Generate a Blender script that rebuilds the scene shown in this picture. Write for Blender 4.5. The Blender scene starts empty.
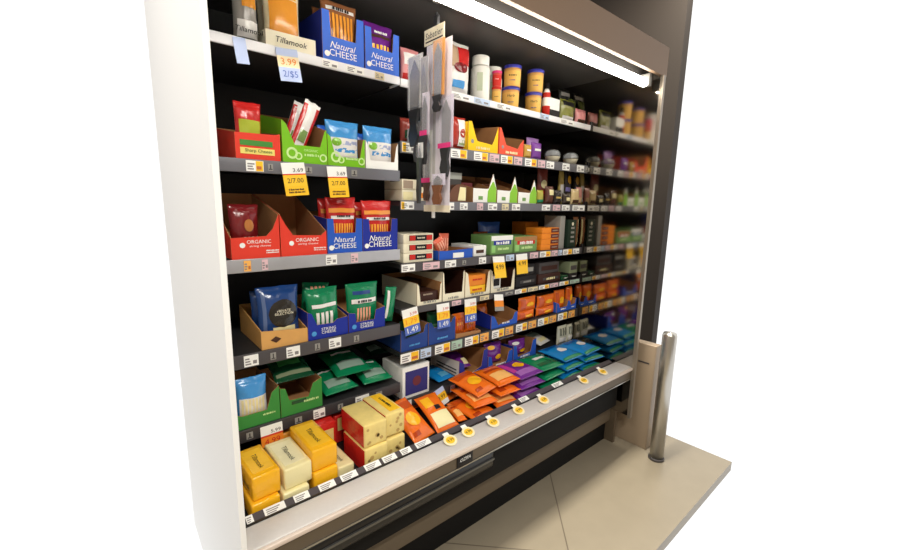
import bpy, bmesh, math, random
from mathutils import Vector, Matrix, noise
random.seed(7)
C = bpy.context.scene.collection
PI = math.pi
# ------------------------------------------------------------------ camera
F, CX, CY, H = 413.0, 450.0, 275.0, 1.35
th, roll, az = math.atan(71/413), math.radians(1.1), math.radians(49.75)
fw = Vector((math.cos(az)*math.cos(th), math.sin(az)*math.cos(th), -math.sin(th)))
rt = Vector((math.sin(az), -math.cos(az), 0)); up = rt.cross(fw)
R = rt*math.cos(roll)+up*math.sin(roll); U = -rt*math.sin(roll)+up*math.cos(roll)
cd = bpy.data.cameras.new('camera'); cam = bpy.data.objects.new('camera', cd); C.objects.link(cam)
cd.sensor_width = 36; cd.lens = 36*F/900; cd.clip_start = .02
m3 = Matrix((R, U, -fw)).transposed(); cam.matrix_world = Matrix.Translation((0, 0, H)) @ m3.to_4x4()
bpy.context.scene.camera = cam
def XA(px, Y, Z):      # world X of the point of the line (Y, Z) that is seen at column px
    k = px-CX; b = Vector((0, Y, Z-H))
    return (k*b.dot(fw)-F*b.dot(R))/(F*R.x-k*fw.x)
def ZA(py, X, Y):      # world Z of the point above (X, Y) seen at row py
    k = CY-py; b = Vector((X, Y, -H))
    return (k*b.dot(fw)-F*b.dot(U))/(F*U.z-k*fw.z)

# ------------------------------------------------------------------ materials
def lin(c):
    return tuple(((v/255)/12.92 if v <= 10 else ((v/255+.055)/1.055)**2.4) for v in c)+(1,)
MC = {}
def mat(name, col, rough=.5, bump=0, scale=60, metal=0, alpha=1, emit=0, spec=.5, vary=0, coat=0, trans=0):
    if name in MC: return MC[name]
    m = bpy.data.materials.new(name); m.use_nodes = True; nt = m.node_tree; p = nt.nodes['Principled BSDF']
    p.inputs['Base Color'].default_value = lin(col); p.inputs['Roughness'].default_value = rough
    p.inputs['Metallic'].default_value = metal; p.inputs['Alpha'].default_value = alpha
    p.inputs['Specular IOR Level'].default_value = spec; p.inputs['Coat Weight'].default_value = coat
    p.inputs['Transmission Weight'].default_value = trans
    if emit:
        p.inputs['Emission Color'].default_value = lin(col); p.inputs['Emission Strength'].default_value = emit
    if bump or vary:
        tc = nt.nodes.new('ShaderNodeTexCoord'); n = nt.nodes.new('ShaderNodeTexNoise')
        n.inputs['Scale'].default_value = scale; n.inputs['Detail'].default_value = 4
        nt.links.new(tc.outputs['Object'], n.inputs['Vector'])
    if bump:
        b = nt.nodes.new('ShaderNodeBump'); b.inputs['Strength'].default_value = bump; b.inputs['Distance'].default_value = .004
        nt.links.new(n.outputs['Fac'], b.inputs['Height']); nt.links.new(b.outputs['Normal'], p.inputs['Normal'])
    if vary:
        mx = nt.nodes.new('ShaderNodeMix'); mx.data_type = 'RGBA'
        a = lin(col); mx.inputs['A'].default_value = tuple(v*(1-vary) for v in a[:3])+(1,)
        mx.inputs['B'].default_value = tuple(min(1, v*(1+vary)) for v in a[:3])+(1,)
        nt.links.new(n.outputs['Fac'], mx.inputs['Factor']); nt.links.new(mx.outputs['Result'], p.inputs['Base Color'])
    MC[name] = m; return m
def film(name, col, rough=.28): return mat(name, col, rough*.8, bump=.8, scale=26, spec=.6)
def card(name, col, rough=.55): return mat(name, col, rough, spec=.3)
WHITE = card('white_card', (245, 245, 240)); CREAM = card('cream_card', (240, 232, 205)); KRAFT = mat('kraft_board', (172, 122, 76), .85, vary=.12, scale=25)
TAN = mat('tan_board', (214, 160, 88), .75, vary=.1, scale=30)
BLACK = mat('black_steel', (22, 21, 22), .5); INK = card('black_ink', (25, 22, 24)); DGREY = card('dark_print', (70, 66, 66))
YEL = card('yellow_print', (250, 196, 40)); ORG = card('orange_print', (240, 140, 40)); RED = card('red_print', (205, 42, 32))
REDC = card('red_carton', (226, 62, 44)); BLUC = card('blue_carton', (38, 88, 190)); BLUD = card('navy_carton', (28, 46, 150))
BLUL = card('bright_blue_carton', (62, 110, 215)); GRNC = card('lime_carton', (120, 190, 30)); GRND = card('green_carton', (60, 140, 62))
PURP = film('purple_film', (112, 40, 140)); ORGF = film('orange_film', (238, 112, 24)); GRNF = film('green_film', (14, 128, 82)); DGRNF = film('dark_green_film', (20, 72, 44))
BLUF = film('blue_film', (36, 92, 190)); TEALF = film('light_blue_film', (20, 130, 200)); NAVYF = film('navy_film', (32, 68, 128)); REDF = film('red_film', (196, 38, 36)); MAROF = film('maroon_film', (120, 24, 28))
WHTF = film('white_film', (236, 234, 230)); SKYF = film('sky_blue_film', (70, 150, 215)); CLEARF = film('clear_film', (238, 226, 190)); GREYF = film('grey_film', (150, 146, 140))
ORCH = film('orange_cheese', (240, 160, 56)); YELF = film('yellow_wrap', (250, 184, 30), .22); PALE = film('pale_cheese', (244, 232, 176), .25); CHED = film('cheddar_sticks', (232, 132, 40))
SWISS = mat('holey_cheese', (236, 212, 132), .3, bump=.3, scale=30, vary=.18)
PINK = card('pink_edge', (226, 60, 130)); BROWN = card('brown_print', (74, 46, 32)); CHOC = card('dark_brown_card', (58, 30, 22)); GREYC = card('grey_card', (150, 148, 142))
LGRN = card('light_green_print', (150, 205, 120)); SAGE = card('sage_green_carton', (118, 160, 92)); TAUPE = card('taupe_card', (170, 150, 130)); CORAL = card('coral_carton', (240, 88, 62)); LEMON = card('yellow_carton', (250, 200, 20))
SILVER = mat('silver_rail', (176, 176, 180), .35, metal=.3, vary=.15, scale=12); GREYR = mat('grey_rail', (112, 112, 118), .4, metal=.2); DARKR = mat('shaded_grey_rail', (74, 70, 72), .45); WHITER = mat('white_rail', (235, 235, 238), .35)
STEEL = mat('brushed_steel', (190, 186, 178), .3, metal=.9, bump=.08, scale=200)

# ------------------------------------------------------------------ mesh builder
class MB:
    def __init__(s): s.bm = bmesh.new(); s.mats = []
    def mi(s, m):
        if m not in s.mats: s.mats.append(m)
        return s.mats.index(m)
    def face(s, vs, m, smooth=False):
        try: f = s.bm.faces.new(vs)
        except ValueError: return
        f.material_index = s.mi(m); f.smooth = smooth
    def box(s, x0, x1, y0, y1, z0, z1, m, mf=None, bev=0):
        before = set(s.bm.faces)
        v = [s.bm.verts.new((x, y, z)) for x in (x0, x1) for y in (y0, y1) for z in (z0, z1)]
        for k, q in enumerate(((0, 1, 3, 2), (4, 6, 7, 5), (0, 4, 5, 1), (2, 3, 7, 6), (0, 2, 6, 4), (1, 5, 7, 3))):
            s.face([v[i] for i in q], mf if (mf and k == 2) else m)
        if bev:
            fs = [f for f in s.bm.faces if f not in before]; es = {e for f in fs for e in f.edges}
            bmesh.ops.bevel(s.bm, geom=list(es), offset=bev, segments=2, profile=.6, affect='EDGES')
            for f in s.bm.faces:
                if f not in before: f.smooth = True
        return s
    def prism(s, poly, c0, c1, fm, m0, m1, ms):   # poly 2-D; fm(a, b, c) -> xyz
        a = [s.bm.verts.new(fm(p[0], p[1], c0)) for p in poly]; b = [s.bm.verts.new(fm(p[0], p[1], c1)) for p in poly]
        s.face(a, m0); s.face(list(reversed(b)), m1); n = len(poly)
        for i in range(n): s.face([a[i], b[i], b[(i+1) % n], a[(i+1) % n]], ms)
        return s
    def lathe(s, prof, n=24, cx=0, cy=0):          # prof: (r, z, material of the band that starts here)
        rings = []
        for r, z, m in prof:
            rings.append([s.bm.verts.new((cx+r*math.cos(2*PI*i/n), cy+r*math.sin(2*PI*i/n), z)) for i in range(n)] if r > 1e-6 else [s.bm.verts.new((cx, cy, z))])
        for k in range(len(rings)-1):
            a, b, m = rings[k], rings[k+1], prof[k][2]
            for i in range(n):
                j = (i+1) % n
                if len(a) == 1 and len(b) == 1: continue
                if len(a) == 1: s.face([a[0], b[i], b[j]], m, True)
                elif len(b) == 1: s.face([a[i], a[j], b[0]], m, True)
                else: s.face([a[i], a[j], b[j], b[i]], m, True)
        return s
    def grid(s, fn, nu, nv, m, smooth=True):
        g = [[s.bm.verts.new(fn(i/nu, j/nv)) for j in range(nv+1)] for i in range(nu+1)]
        for i in range(nu):
            for j in range(nv): s.face([g[i][j], g[i+1][j], g[i+1][j+1], g[i][j+1]], m, smooth)
        return s
    def build(s, name, parent=None, loc=None, rot=None, recalc=True, merge=0):
        if merge: bmesh.ops.remove_doubles(s.bm, verts=s.bm.verts, dist=merge)
        if recalc: bmesh.ops.recalc_face_normals(s.bm, faces=s.bm.faces)
        me = bpy.data.meshes.new(name); s.bm.to_mesh(me); s.bm.free()
        for m in s.mats: me.materials.append(m)
        o = bpy.data.objects.new(name, me); C.objects.link(o)
        if parent: o.parent = parent
        if loc: o.location = loc
        if rot: o.rotation_euler = rot
        return o
def tag(o, label, cat, group=None):
    o['label'] = label; o['category'] = cat
    if group: o['group'] = group
    return o
def thing(name, label, cat, loc=(0, 0, 0), rot=(0, 0, 0), group=None):
    o = bpy.data.objects.new(name, None); C.objects.link(o); o.location = loc; o.rotation_euler = rot; o.empty_display_size = .03
    return tag(o, label, cat, group)
def struct(o): o['kind'] = 'structure'; return o
TC = {}
def text(s, w, m, parent, loc, rot=(PI/2, 0, 0), shear=0, name='lettering', hmax=None):
    if s[0] == '~':        # lettering too small to read in the photo: rows of short strokes
        n = int(s[1:]); b = MB(); hr = min(.16*w, (hmax or w)/max(n, 1)*.62); rnd = random.Random(int(w*1e5)+n)
        for i in range(n):
            x = -w/2; z = ((n-1)/2-i)*hr*1.5
            while x < w/2-hr*.4:
                q = min(w/2-x, hr*rnd.uniform(.35, .8)); b.box(x, x+q, z-hr*.5, z+hr*rnd.uniform(.25, .5), -.0002, .0002, m); x += q+hr*(.18 if rnd.random() < .75 else .5)
        o = b.build(name, parent, loc, rot); return o
    k = (s, shear)
    if k not in TC:
        c = bpy.data.curves.new('t', 'FONT'); c.body = s; c.shear = shear; c.resolution_u = 2; c.align_x = 'CENTER'; c.align_y = 'CENTER'; c.space_line = .8
        o = bpy.data.objects.new('t', c); C.objects.link(o); dg = bpy.context.evaluated_depsgraph_get()
        me = bpy.data.meshes.new_from_object(o.evaluated_get(dg)); bpy.data.objects.remove(o); bpy.data.curves.remove(c)
        xs = [v.co.x for v in me.vertices]; ys = [v.co.y for v in me.vertices]
        wx, wy = max(xs)-min(xs), max(ys)-min(ys); mx, my = (max(xs)+min(xs))/2, (max(ys)+min(ys))/2
        for v in me.vertices: v.co.x = (v.co.x-mx)/wx; v.co.y = (v.co.y-my)/wx
        TC[k] = (me, wy/wx)
    me, asp = TC[k]; me = me.copy(); me.name = name; me.materials.clear(); me.materials.append(m)
    o = bpy.data.objects.new(name, me); C.objects.link(o); o.parent = parent; o.location = loc; o.rotation_euler = rot
    sy = w if not hmax else min(w, hmax/asp)
    o.scale = (w, sy, 1); return o

# ------------------------------------------------------------------ kinds of goods
def carton(parent, w, d, hf, hb, top, out, inn=KRAFT, side=None, name='carton', t=.003):
    """open display carton; top = points (x, z) of the upper edge of the front panel, left to right"""
    b = MB(); side = side or out
    b.prism([(0, 0), (w, 0)]+list(reversed(top)), 0, t, lambda a, z, c: (a, c, z), out, inn, inn)
    for x0, x1, h0, mo, mi_ in ((0, t, top[0][1] if not hf else hf, side, inn), (w-t, w, top[-1][1] if not hf else hf, inn, side)):
        b.prism([(t, 0), (d, 0), (d, hb), (t, h0)], x0, x1, lambda a, z, c: (c, a, z), mo, mi_, inn)
    b.box(t, w-t, d-t, d, 0, hb, inn); b.box(t, w-t, t, d-t, 0, t, inn)
    return b.build(name, parent)
def pillow(w, h, d, seed=0, seal=.06):
    def S(u, v, side=-1):
        e = max(0, min(1, (v-seal)/(1-2*seal))); t = (d/2)*max(0, 4*u*(1-u))**.45*max(0, 4*e*(1-e))**.4
        n = noise.noise(Vector((u*5+seed*7.3, v*6, side*3.1+seed)))*.26+noise.noise(Vector((u*13+seed, v*14, side*5)))*.13
        x = (u-.5)*w*(1-.06*math.sin(PI*v)); z = v*h+noise.noise(Vector((u*4, seed*3.3, v*2)))*h*.015*v
        return Vector((x, side*(t*(1+n)+.0012)+n*d*.08, z))
    return S
def bag_mesh(parent, w, h, d, mfilm, regions=(), seed=0, name='film'):
    """filled pillow bag standing on z = 0, printed side towards -y; regions become parts of their own"""
    S = pillow(w, h, d, seed); b = MB()
    for side in (-1, 1): b.grid(lambda u, v: S(u, v, side), 18, 20, mfilm)
    for u in (0, 1): b.grid(lambda s_, v: S(u, v, -1).lerp(S(u, v, 1), s_), 1, 20, mfilm)
    for v in (0, 1): b.grid(lambda u, s_: S(u, v, -1).lerp(S(u, v, 1), s_), 18, 1, mfilm)
    film_o = b.build(name, parent, merge=.0003)
    off = Vector((0, -.0022, 0))
    for r in regions:
        kind, m, pn = r[0], r[1], r[2]; a = r[3:]; b = MB()
        if kind == 'r':
            u0, u1, v0, v1 = a; b.grid(lambda u, v: S(u0+(u1-u0)*u, v0+(v1-v0)*v)+off, 8, 8, m)
        elif kind == 'e':
            cu, cv, ru, rv = a; b.grid(lambda u, v: S(cu+ru*v*math.cos(2*PI*u), cv+rv*v*math.sin(2*PI*u))+off*1.3, 20, 4, m)
        elif kind == 's':
            u0, u1, v0, v1, n = a
            for i in range(n):
                p, q = u0+(u1-u0)*i/n, u0+(u1-u0)*(i+.62)/n
                b.grid(lambda u, v: S(p+(q-p)*u, v0+(v1-v0)*v)+off*1.5, 2, 8, m)
        b.build(pn, parent, recalc=False, merge=.00005)
    return S
def bag(label, loc, w, h, d, mfilm, regions=(), rot=(0, 0, 0), seed=0, cat='cheese bag', group=None, txt=None, name='cheese_bag'):
    t = thing(name, label, cat, loc, rot, group)
    S = bag_mesh(t, w, h, d, mfilm, regions, seed)
    for s, tw, tm, u, v, sh in (txt or ()):
        p = S(u, v); text(s, tw, tm, t, (p.x, p.y-.006, p.z), shear=sh)
    return t
def carton_box(parent, w, d, h, m, mf=None, bev=.002, name='carton', z=0, x=0, y=0):
    return MB().box(x, x+w, y, y+d, z, z+h, m, mf, bev).build(name, parent)
def panel(parent, x0, x1, z0, z1, m, y=-.0012, name='label'):
    return MB().box(x0, x1, y, y+.001, z0, z1, m).build(name, parent)
def tub(label, loc, r, h, mcup, mlid, mlabel, txt, group, taper=.86, cat='cheese tub', rz=0, name='cheese_tub'):
    t = thing(name, label, cat, loc, (0, 0, rz), group)
    hl = h*.12
    MB().lathe([(0, 0, mcup), (r*taper, 0, mcup), (r*(taper+.06), h*.06, mlabel), (r*.97, h*.72, mcup), (r*.98, h-hl, mcup), (0, h-hl, mcup)]).build('cup', t)
    MB().lathe([(r*1.03, h-hl*1.3, mlid), (r*1.05, h-hl*.9, mlid), (r*1.04, h-hl*.1, mlid), (r*.96, h, mlid), (r*.9, h-.002, mlid), (0, h-.002, mlid)]).build('lid', t)
    for s, w, m, z, sh in (txt or ()):
        text(s, w*.8, m, t, (-.76*r, -.76*r, z*h), (PI/2, 0, -PI/4), shear=sh)
    return t

# ------------------------------------------------------------------ setting
YS, YB = 1.35, 1.80           # front edge and back edge of the shelves
XL, XD, XE = .33, .883, 2.160  # left end of the case, end of the left shelves, glass end panel
def tile_mat():
    m = bpy.data.materials.new('floor_tile'); m.use_nodes = True; nt = m.node_tree; p = nt.nodes['Principled BSDF']; N = nt.nodes.new; L = nt.links.new
    tc = N('ShaderNodeTexCoord'); mp = N('ShaderNodeMapping'); mp.inputs['Rotation'].default_value = (0, 0, PI/4)
    mp.inputs['Location'].default_value = (-.371, -1.457, 0)
    L(tc.outputs['Object'], mp.inputs['Vector'])
    br = N('ShaderNodeTexBrick'); br.offset = 0; br.inputs['Scale'].default_value = 1; br.inputs['Brick Width'].default_value = 1.2; br.inputs['Row Height'].default_value = 1.2
    br.inputs['Mortar Size'].default_value = .003; br.inputs['Mortar Smooth'].default_value = .3
    br.inputs['Color1'].default_value = lin((138, 128, 110)); br.inputs['Color2'].default_value = lin((134, 124, 106)); br.inputs['Mortar'].default_value = lin((96, 86, 72))
    L(mp.outputs['Vector'], br.inputs['Vector'])
    n = N('ShaderNodeTexNoise'); n.inputs['Scale'].default_value = 9; n.inputs['Detail'].default_value = 8; L(tc.outputs['Object'], n.inputs['Vector'])
    mr = N('ShaderNodeMapRange'); mr.inputs['From Min'].default_value = .3; mr.inputs['From Max'].default_value = .7; mr.inputs['To Min'].default_value = .95; mr.inputs['To Max'].default_value = 1.03
    L(n.outputs['Fac'], mr.inputs['Value'])
    mx = N('ShaderNodeMix'); mx.data_type = 'RGBA'; mx.blend_type = 'MULTIPLY'; mx.inputs['Factor'].default_value = 1
    L(br.outputs['Color'], mx.inputs['A']); L(mr.outputs['Result'], mx.inputs['B']); L(mx.outputs['Result'], p.inputs['Base Color'])
    p.inputs['Roughness'].default_value = .38
    return m
fl = MB(); fl.prism([(-1.2, -1.8), (1.58, -1.8), (1.58, .557), (2.5, .557), (2.5, 1.19), (2.98, 1.19), (2.98, 2.0), (.3, 2.0), (.3, .9), (-1.2, .9)], -.05, 0, lambda a, b, c: (a, b, c), *[tile_mat()]*3)
struct(fl.build('floor'))
DARKW = mat('dark_wall_paint', (34, 25, 17), .8); BROWNW = mat('brown_ceiling_paint', (58, 44, 30), .8)
struct(MB().box(2.9, 2.98, 1.21, 2.95, 0, 3.0, DARKW).build('wall_right'))
struct(MB().box(-1.2, 2.95, -1.9, -1.8, 0, 3.0, mat('opposite_aisle_grey', (120, 112, 104), .7)).build('wall_back'))
struct(MB().box(-1.28, -1.2, -1.9, 2.95, 0, 3.0, mat('opposite_aisle_grey', (0, 0, 0))).build('wall_left'))
struct(MB().box(-1.2, 2.95, -1.8, 2.95, 3.0, 3.1, BROWNW).build('ceiling'))

# ------------------------------------------------------------------ refrigerated case
case = thing('refrigerated_display_case', 'long open grey refrigerated dairy case with black interior filled with cheese', 'display case')
PAINT = mat('case_interior_black', (26, 26, 28), .45); DOVE = mat('dove_grey_metal', (206, 202, 198), .35, bump=.05, scale=90, vary=.05); LIP = mat('beige_lip', (214, 198, 184), .4)
FASC = mat('taupe_metal', (92, 80, 64), .4); BUMP = mat('black_bumper', (16, 16, 17), .3); CHROME = mat('chrome_trim', (170, 168, 162), .2, metal=.9)
KICK = mat('brown_kick_plate', (96, 84, 68), .5)
XR = 2.16
PIT = mat('matt_black_plinth', (14, 13, 12), .7, spec=.2)
MB().box(.2, XR, YB+.02, YB+.06, .4, 2.03, PAINT).build('back_panel', case)
MB().box(.2, XR, 1.09, YB+.02, .40, .448, PAINT).build('deck', case)
MB().box(.2, XR, .995, 1.085, .475, .488, DOVE, bev=.004).build('ledge', case)
MB().box(.2, XR, .984, .996, .470, .484, LIP, bev=.003).build('ledge_lip', case)
MB().box(.2, XR, 1.083, 1.09, .46, .491, BLACK).build('ledge_gasket', case)
MB().box(.2, XR, .992, 1.03, .424, .474, FASC).build('front_fascia', case)
MB().box(.2, XR, .988, 1.03, .418, .424, CHROME).build('fascia_trim', case)
b = MB(); b.box(.2, 1.08, .990, 1.045, .350, .417, BUMP, bev=.012); b.build('bumper', case)
MB().box(.2, 1.075, .984, .992, .384, .392, mat('dull_chrome', (110, 110, 108), .3, metal=.8)).build('bumper_trim', case)
MB().box(.2, XR, 1.09, 1.11, .13, .29, KICK).build('kick_plate', case)
MB().box(.2, XR, 1.115, 1.8, 0, .27, PIT).build('base', case)
MB().box(.2, XR-.03, 1.046, YB-.05, .25, .42, PIT).build('underledge', case)
tag(MB().box(.186, .1985, .975, YB+.06, 0, 2.05, mat('added_panel_white', (244, 244, 242), .5)).build('added_side_panel'), 'tall white side panel added to close the unseen left end of the case', 'side panel')  # added panel, out of view; also keeps outside light off the goods
# badge
bd = MB().box(-.038, .038, -.004, 0, -.026, .026, INK, bev=.002).build('badge', case, (.925, .992, .447))
text('OZIFA', .05, WHITE, bd, (0, -.0055, .004), shear=.25, hmax=.02)
# canopy with lamp
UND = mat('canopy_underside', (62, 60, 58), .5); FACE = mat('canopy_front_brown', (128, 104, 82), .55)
b = MB(); b.box(.2, 2.2, .98, 1.0, 1.985, 2.118, FACE); b.build('canopy_front', case)
b = MB(); b.box(.2, XR, 1.0, YB+.06, 2.03, 2.07, UND); b.build('canopy_roof', case)
b = MB(); b.prism([(1.062, 1.978), (1.2, 2.012), (1.2, 2.029), (1.062, 2.029)], .2, XR, lambda a, z, c: (c, a, z), UND, UND, UND); b.build('lamp_reflector', case)
TUBE = mat('lamp_tube_glow', (255, 248, 236), .4, emit=16)
b = MB(); n = 12
b.grid(lambda u, v: (.40+u*(2.085-.40), 1.032+.019*math.cos(2*PI*v), 1.947+.019*math.sin(2*PI*v)), 1, n, TUBE); b.build('lamp_tube', case)
for x0, x1 in ((.37, .40), (.805, .83), (2.085, 2.11)):
    MB().box(x0, x1, 1.008, 1.056, 1.93, 1.99, GREYC, bev=.006).build('lamp_holder', case)
# shelves
ZL = [1.800, 1.469, 1.172, .873, .622]; ZR = [1.797, 1.578, 1.359, 1.114, .930, .746, .535]
RAILL = [(WHITER, .027), (GREYR, .038), (SILVER, .040), (DARKR, .044), (mat('deep_shaded_rail', (58, 55, 57), .45), .041)]  # lower rails, left and right, are darker: dimmer light put into the colour
RAILR = [(WHITER, .027), (GREYR, .042), (GREYR, .036), (DARKR, .036), (DARKR, .026), (mat('deep_shaded_rail', (0, 0, 0)), .049), (mat('deep_shaded_rail', (0, 0, 0)), .037)]
SH = mat('shelf_steel', (40, 40, 42), .5)
XLs = [.2]*5
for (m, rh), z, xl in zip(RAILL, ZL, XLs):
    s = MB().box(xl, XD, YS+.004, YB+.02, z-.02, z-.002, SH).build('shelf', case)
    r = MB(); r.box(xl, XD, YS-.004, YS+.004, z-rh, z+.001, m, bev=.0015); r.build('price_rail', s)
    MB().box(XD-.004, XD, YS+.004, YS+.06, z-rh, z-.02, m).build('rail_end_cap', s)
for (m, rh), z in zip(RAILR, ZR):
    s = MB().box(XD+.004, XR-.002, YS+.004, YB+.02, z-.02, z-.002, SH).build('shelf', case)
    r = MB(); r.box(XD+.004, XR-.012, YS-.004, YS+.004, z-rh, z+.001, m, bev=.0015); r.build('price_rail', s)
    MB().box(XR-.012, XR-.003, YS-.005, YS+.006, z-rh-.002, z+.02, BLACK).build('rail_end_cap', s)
# mirror-glass end panel
MIR = mat('glossy_grey_end_glass', (178, 172, 162), .09, metal=1, bump=.02, scale=6)
ep = MB().box(XR, XR+.012, .99, YB+.06, .2, 2.03, MIR).build('end_panel', case); ep['label'] = 'reflective glass end panel of the case'
MB().box(XR-.004, XR+.016, .972, .99, .19, 1.985, mat('panel_edge_metal', (150, 140, 126), .35, metal=.6)).build('panel_edge', case)
MB().box(XR, XR+.02, 1.06, YB+.06, 0, .2, FASC).build('end_foot', case)

# ------------------------------------------------------------------ things on the right
BEIGE = mat('beige_laminate', (150, 132, 110), .5, vary=.05, scale=8)
t = thing('low_end_cabinet', 'plain beige low cabinet end standing behind the glass end panel', 'cabinet', (2.24, .905, 0))
MB().box(0, .06, 0, .55, 0, .61, BEIGE, bev=.004).build('body', t)
MB().box(-.002, 0, .03, .09, .50, .508, DGREY).build('slot', t)
t = thing('steel_post', 'round brushed steel bollard post on the tile floor beside beige cabinet', 'post', (2.205, .832, 0))
MB().lathe([(0, 0, STEEL), (.035, 0, STEEL), (.035, .70, STEEL), (.03, .715, STEEL), (0, .72, STEEL)], 32).build('tube', t)
MB().lathe([(.036, 0, DGREY), (.04, 0, DGREY), (.04, .012, DGREY), (.036, .014, DGREY)], 32).build('floor_ring', t)

# ------------------------------------------------------------------ goods: placing helper
def at(px, shelf, dy=.008, side='R'):
    Z = (ZL if side == 'L' else ZR)[shelf]+.0004; Y = YS+dy
    return Vector((XA(px, Y, Z), Y, Z))
def span(p0, p1, shelf, dy=.008, side='R'):
    a, b_ = at(p0, shelf, dy, side), at(p1, shelf, dy, side); w = b_.x-a.x
    if side == 'R' and a.x+w > 2.150:
        w = max(2.146-a.x, w*.55); a.x = 2.146-w
    return a, w
def hgt(py, a): return ZA(py, a.x, a.y)-a.z
STICK = ('s', CHED, 'cheese_sticks')

# ---- top shelf, left
a, w = span(266, 316, 0, .006, 'L')
t = thing('display_tray', 'low white cardboard tray lettered Tillamook on the top shelf', 'display tray', a)
h = .048; carton(t, w, .3, None, h*1.6, [(0, h*.95), (w, h)], CREAM)
text('Tillamook', w*.62, INK, t, (w*.5, -.002, h*.5), shear=.2)
bag('clear bag of orange shredded cheese standing at the front of the white Tillamook tray', (a.x+w*.42, a.y+.045, a.z+.004), w*.74, .185, .05, CLEARF,
    [('r', ORCH, 'window', .1, .9, .12, .80), ('r', YELF, 'label', .12, .88, .82, .88), ('r', WHTF, 'label', .12, .88, .90, .94)], seed=1)
bag('clear bag of orange shredded cheese behind the front one in the white Tillamook tray', (a.x+w*.46, a.y+.12, a.z+.004), w*.74, .19, .05, CLEARF, [('r', ORCH, 'window', .1, .9, .12, .75)], seed=2)
a2, w2 = span(238, 262, 0, .012, 'L')
bag('grey-white cheese bag with black print at the left end of the top shelf', (a2.x+w2*.5, a2.y+.04, a2.z), w2*1.05, .175, .05, GREYF,
    [('r', WHTF, 'label', .1, .95, .1, .35), ('r', ORCH, 'window', .3, .9, .55, .8)], seed=3, txt=[('Tillamook', .08, INK, .6, .2, .2)])
def natural(label, p0, p1, shelf, hpost, cut, front, side, fl_lbl, filmm, header, regions, hb, seed, txt2, low=True):
    a, w = span(p0, p1, shelf, .006, 'L'); t = thing('display_box', label, 'display box', a)
    carton(t, w, .26, hpost, hb, [(0, hpost), (w*.17, hpost), (w*.2, cut), (w*.8, cut), (w*.83, hpost), (w, hpost)], front, KRAFT, side)
    text('Natural', w*.62, WHITE, t, (w*.48, -.002, cut*.68), shear=.35); text('CHEESE', w*.66, WHITE, t, (w*.48, -.002, cut*.36), hmax=.024)
    MB().lathe([(0, 0, WHITE), (.009, 0, WHITE)], 14).build('seal', t, (w*.1, -.0015, cut*.28), (PI/2, 0, 0))
    bag(fl_lbl, (a.x+w*.5, a.y+.034, a.z+.004), w*.86, header, .042, filmm, regions, seed=seed, txt=txt2)
    bag(fl_lbl.replace('front', 'second'), (a.x+w*.5, a.y+.10, a.z+.004), w*.86, header*.97, .042, filmm, regions[:1], seed=seed+40)
    return a, w
natural('bright blue Natural CHEESE carton next to the Tillamook tray on the top shelf', 323, 364, 0, .150, .075, BLUL, BLUD, 'front brown-topped bag of orange cheese sticks in the blue carton beside the Tillamook tray',
    film('brown_film', (150, 96, 60)), .19, [('s', ORCH, 'cheese_sticks', .12, .88, .38, .78, 7), ('r', WHTF, 'label', .1, .9, .84, .9)], .165, 5, [('~1', .06, INK, .5, .87, 0)])
natural('bright blue Natural CHEESE carton holding purple bags on the top shelf', 365.5, 399, 0, .140, .078, BLUL, BLUD, 'front purple bag of cheese sticks in the top shelf blue carton',
    PURP, .165, [('s', YELF, 'cheese_sticks', .2, .85, .34, .56, 5), ('r', BROWN, 'label', .15, .85, .70, .76)], .15, 6, [('~1', .05, WHITE, .5, .8, 0)])
# ---- second shelf, left
a, w = span(236, 281, 1, .006, 'L')
t = thing('display_tray', 'red cardboard tray with green and yellow print at the left end of the second shelf', 'display tray', a)
carton(t, w, .28, None, .12, [(0, .075), (w*.9, .078), (w, .082)], REDC)
panel(t, w*.1, w*.86, .016, .034, card('pale_yellow_print', (240, 222, 120))); panel(t, w*.1, w*.82, .040, .056, card('leaf_green_print', (70, 140, 60)))
text('Sharp Cheese', w*.6, card('dark_green_ink', (30, 70, 40)), t, (w*.5, -.003, .025), hmax=.012)
bag('red and yellow-green cheese bag in the red tray on the second shelf', (a.x+w*.38, a.y+.04, a.z+.004), w*.6, .165, .045, REDF, [('r', card('chartreuse', (170, 180, 50)), 'label', .1, .9, .42, .68)], seed=8)
def green(label, p0, p1, hL, hR, cut, hb, col, side, uL, uR, kind):
    a, w = span(p0, p1, 1, .006, 'L'); t = thing('display_box', label, 'display box', a)
    carton(t, w, .28, None, hb, [(0, hL), (w*uL*.35, hL*.92), (w*uL, cut), (w*uR, cut), (w*(1-(1-uR)*.3), hR*.95), (w, hR)], col, KRAFT, side)
    return t, a, w
t, a, w = green('lime green carton with empty brown space and red packs leaning inside on the second shelf', 283, 327.5, .128, .112, .056, .185, GRNC, GRNC, .27, .84, 0)
def leafprint(t, w, m):
    for k, (x, z, r) in enumerate(((.2, .03, .018), (.34, .022, .012), (.9, .022, .013))):
        MB().lathe([(r*.62, 0, m), (r, .0006, m)], 16).build('printed_leaf', t, (w*x, -.0012, z), (PI/2, 0, 0))
    text('ORGANIC', w*.32, m, t, (w*.62, -.002, .042)); text('~1', w*.34, m, t, (w*.64, -.002, .028))
PALEG = card('pale_green_ink', (205, 235, 160)); leafprint(t, w, PALEG)
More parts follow.
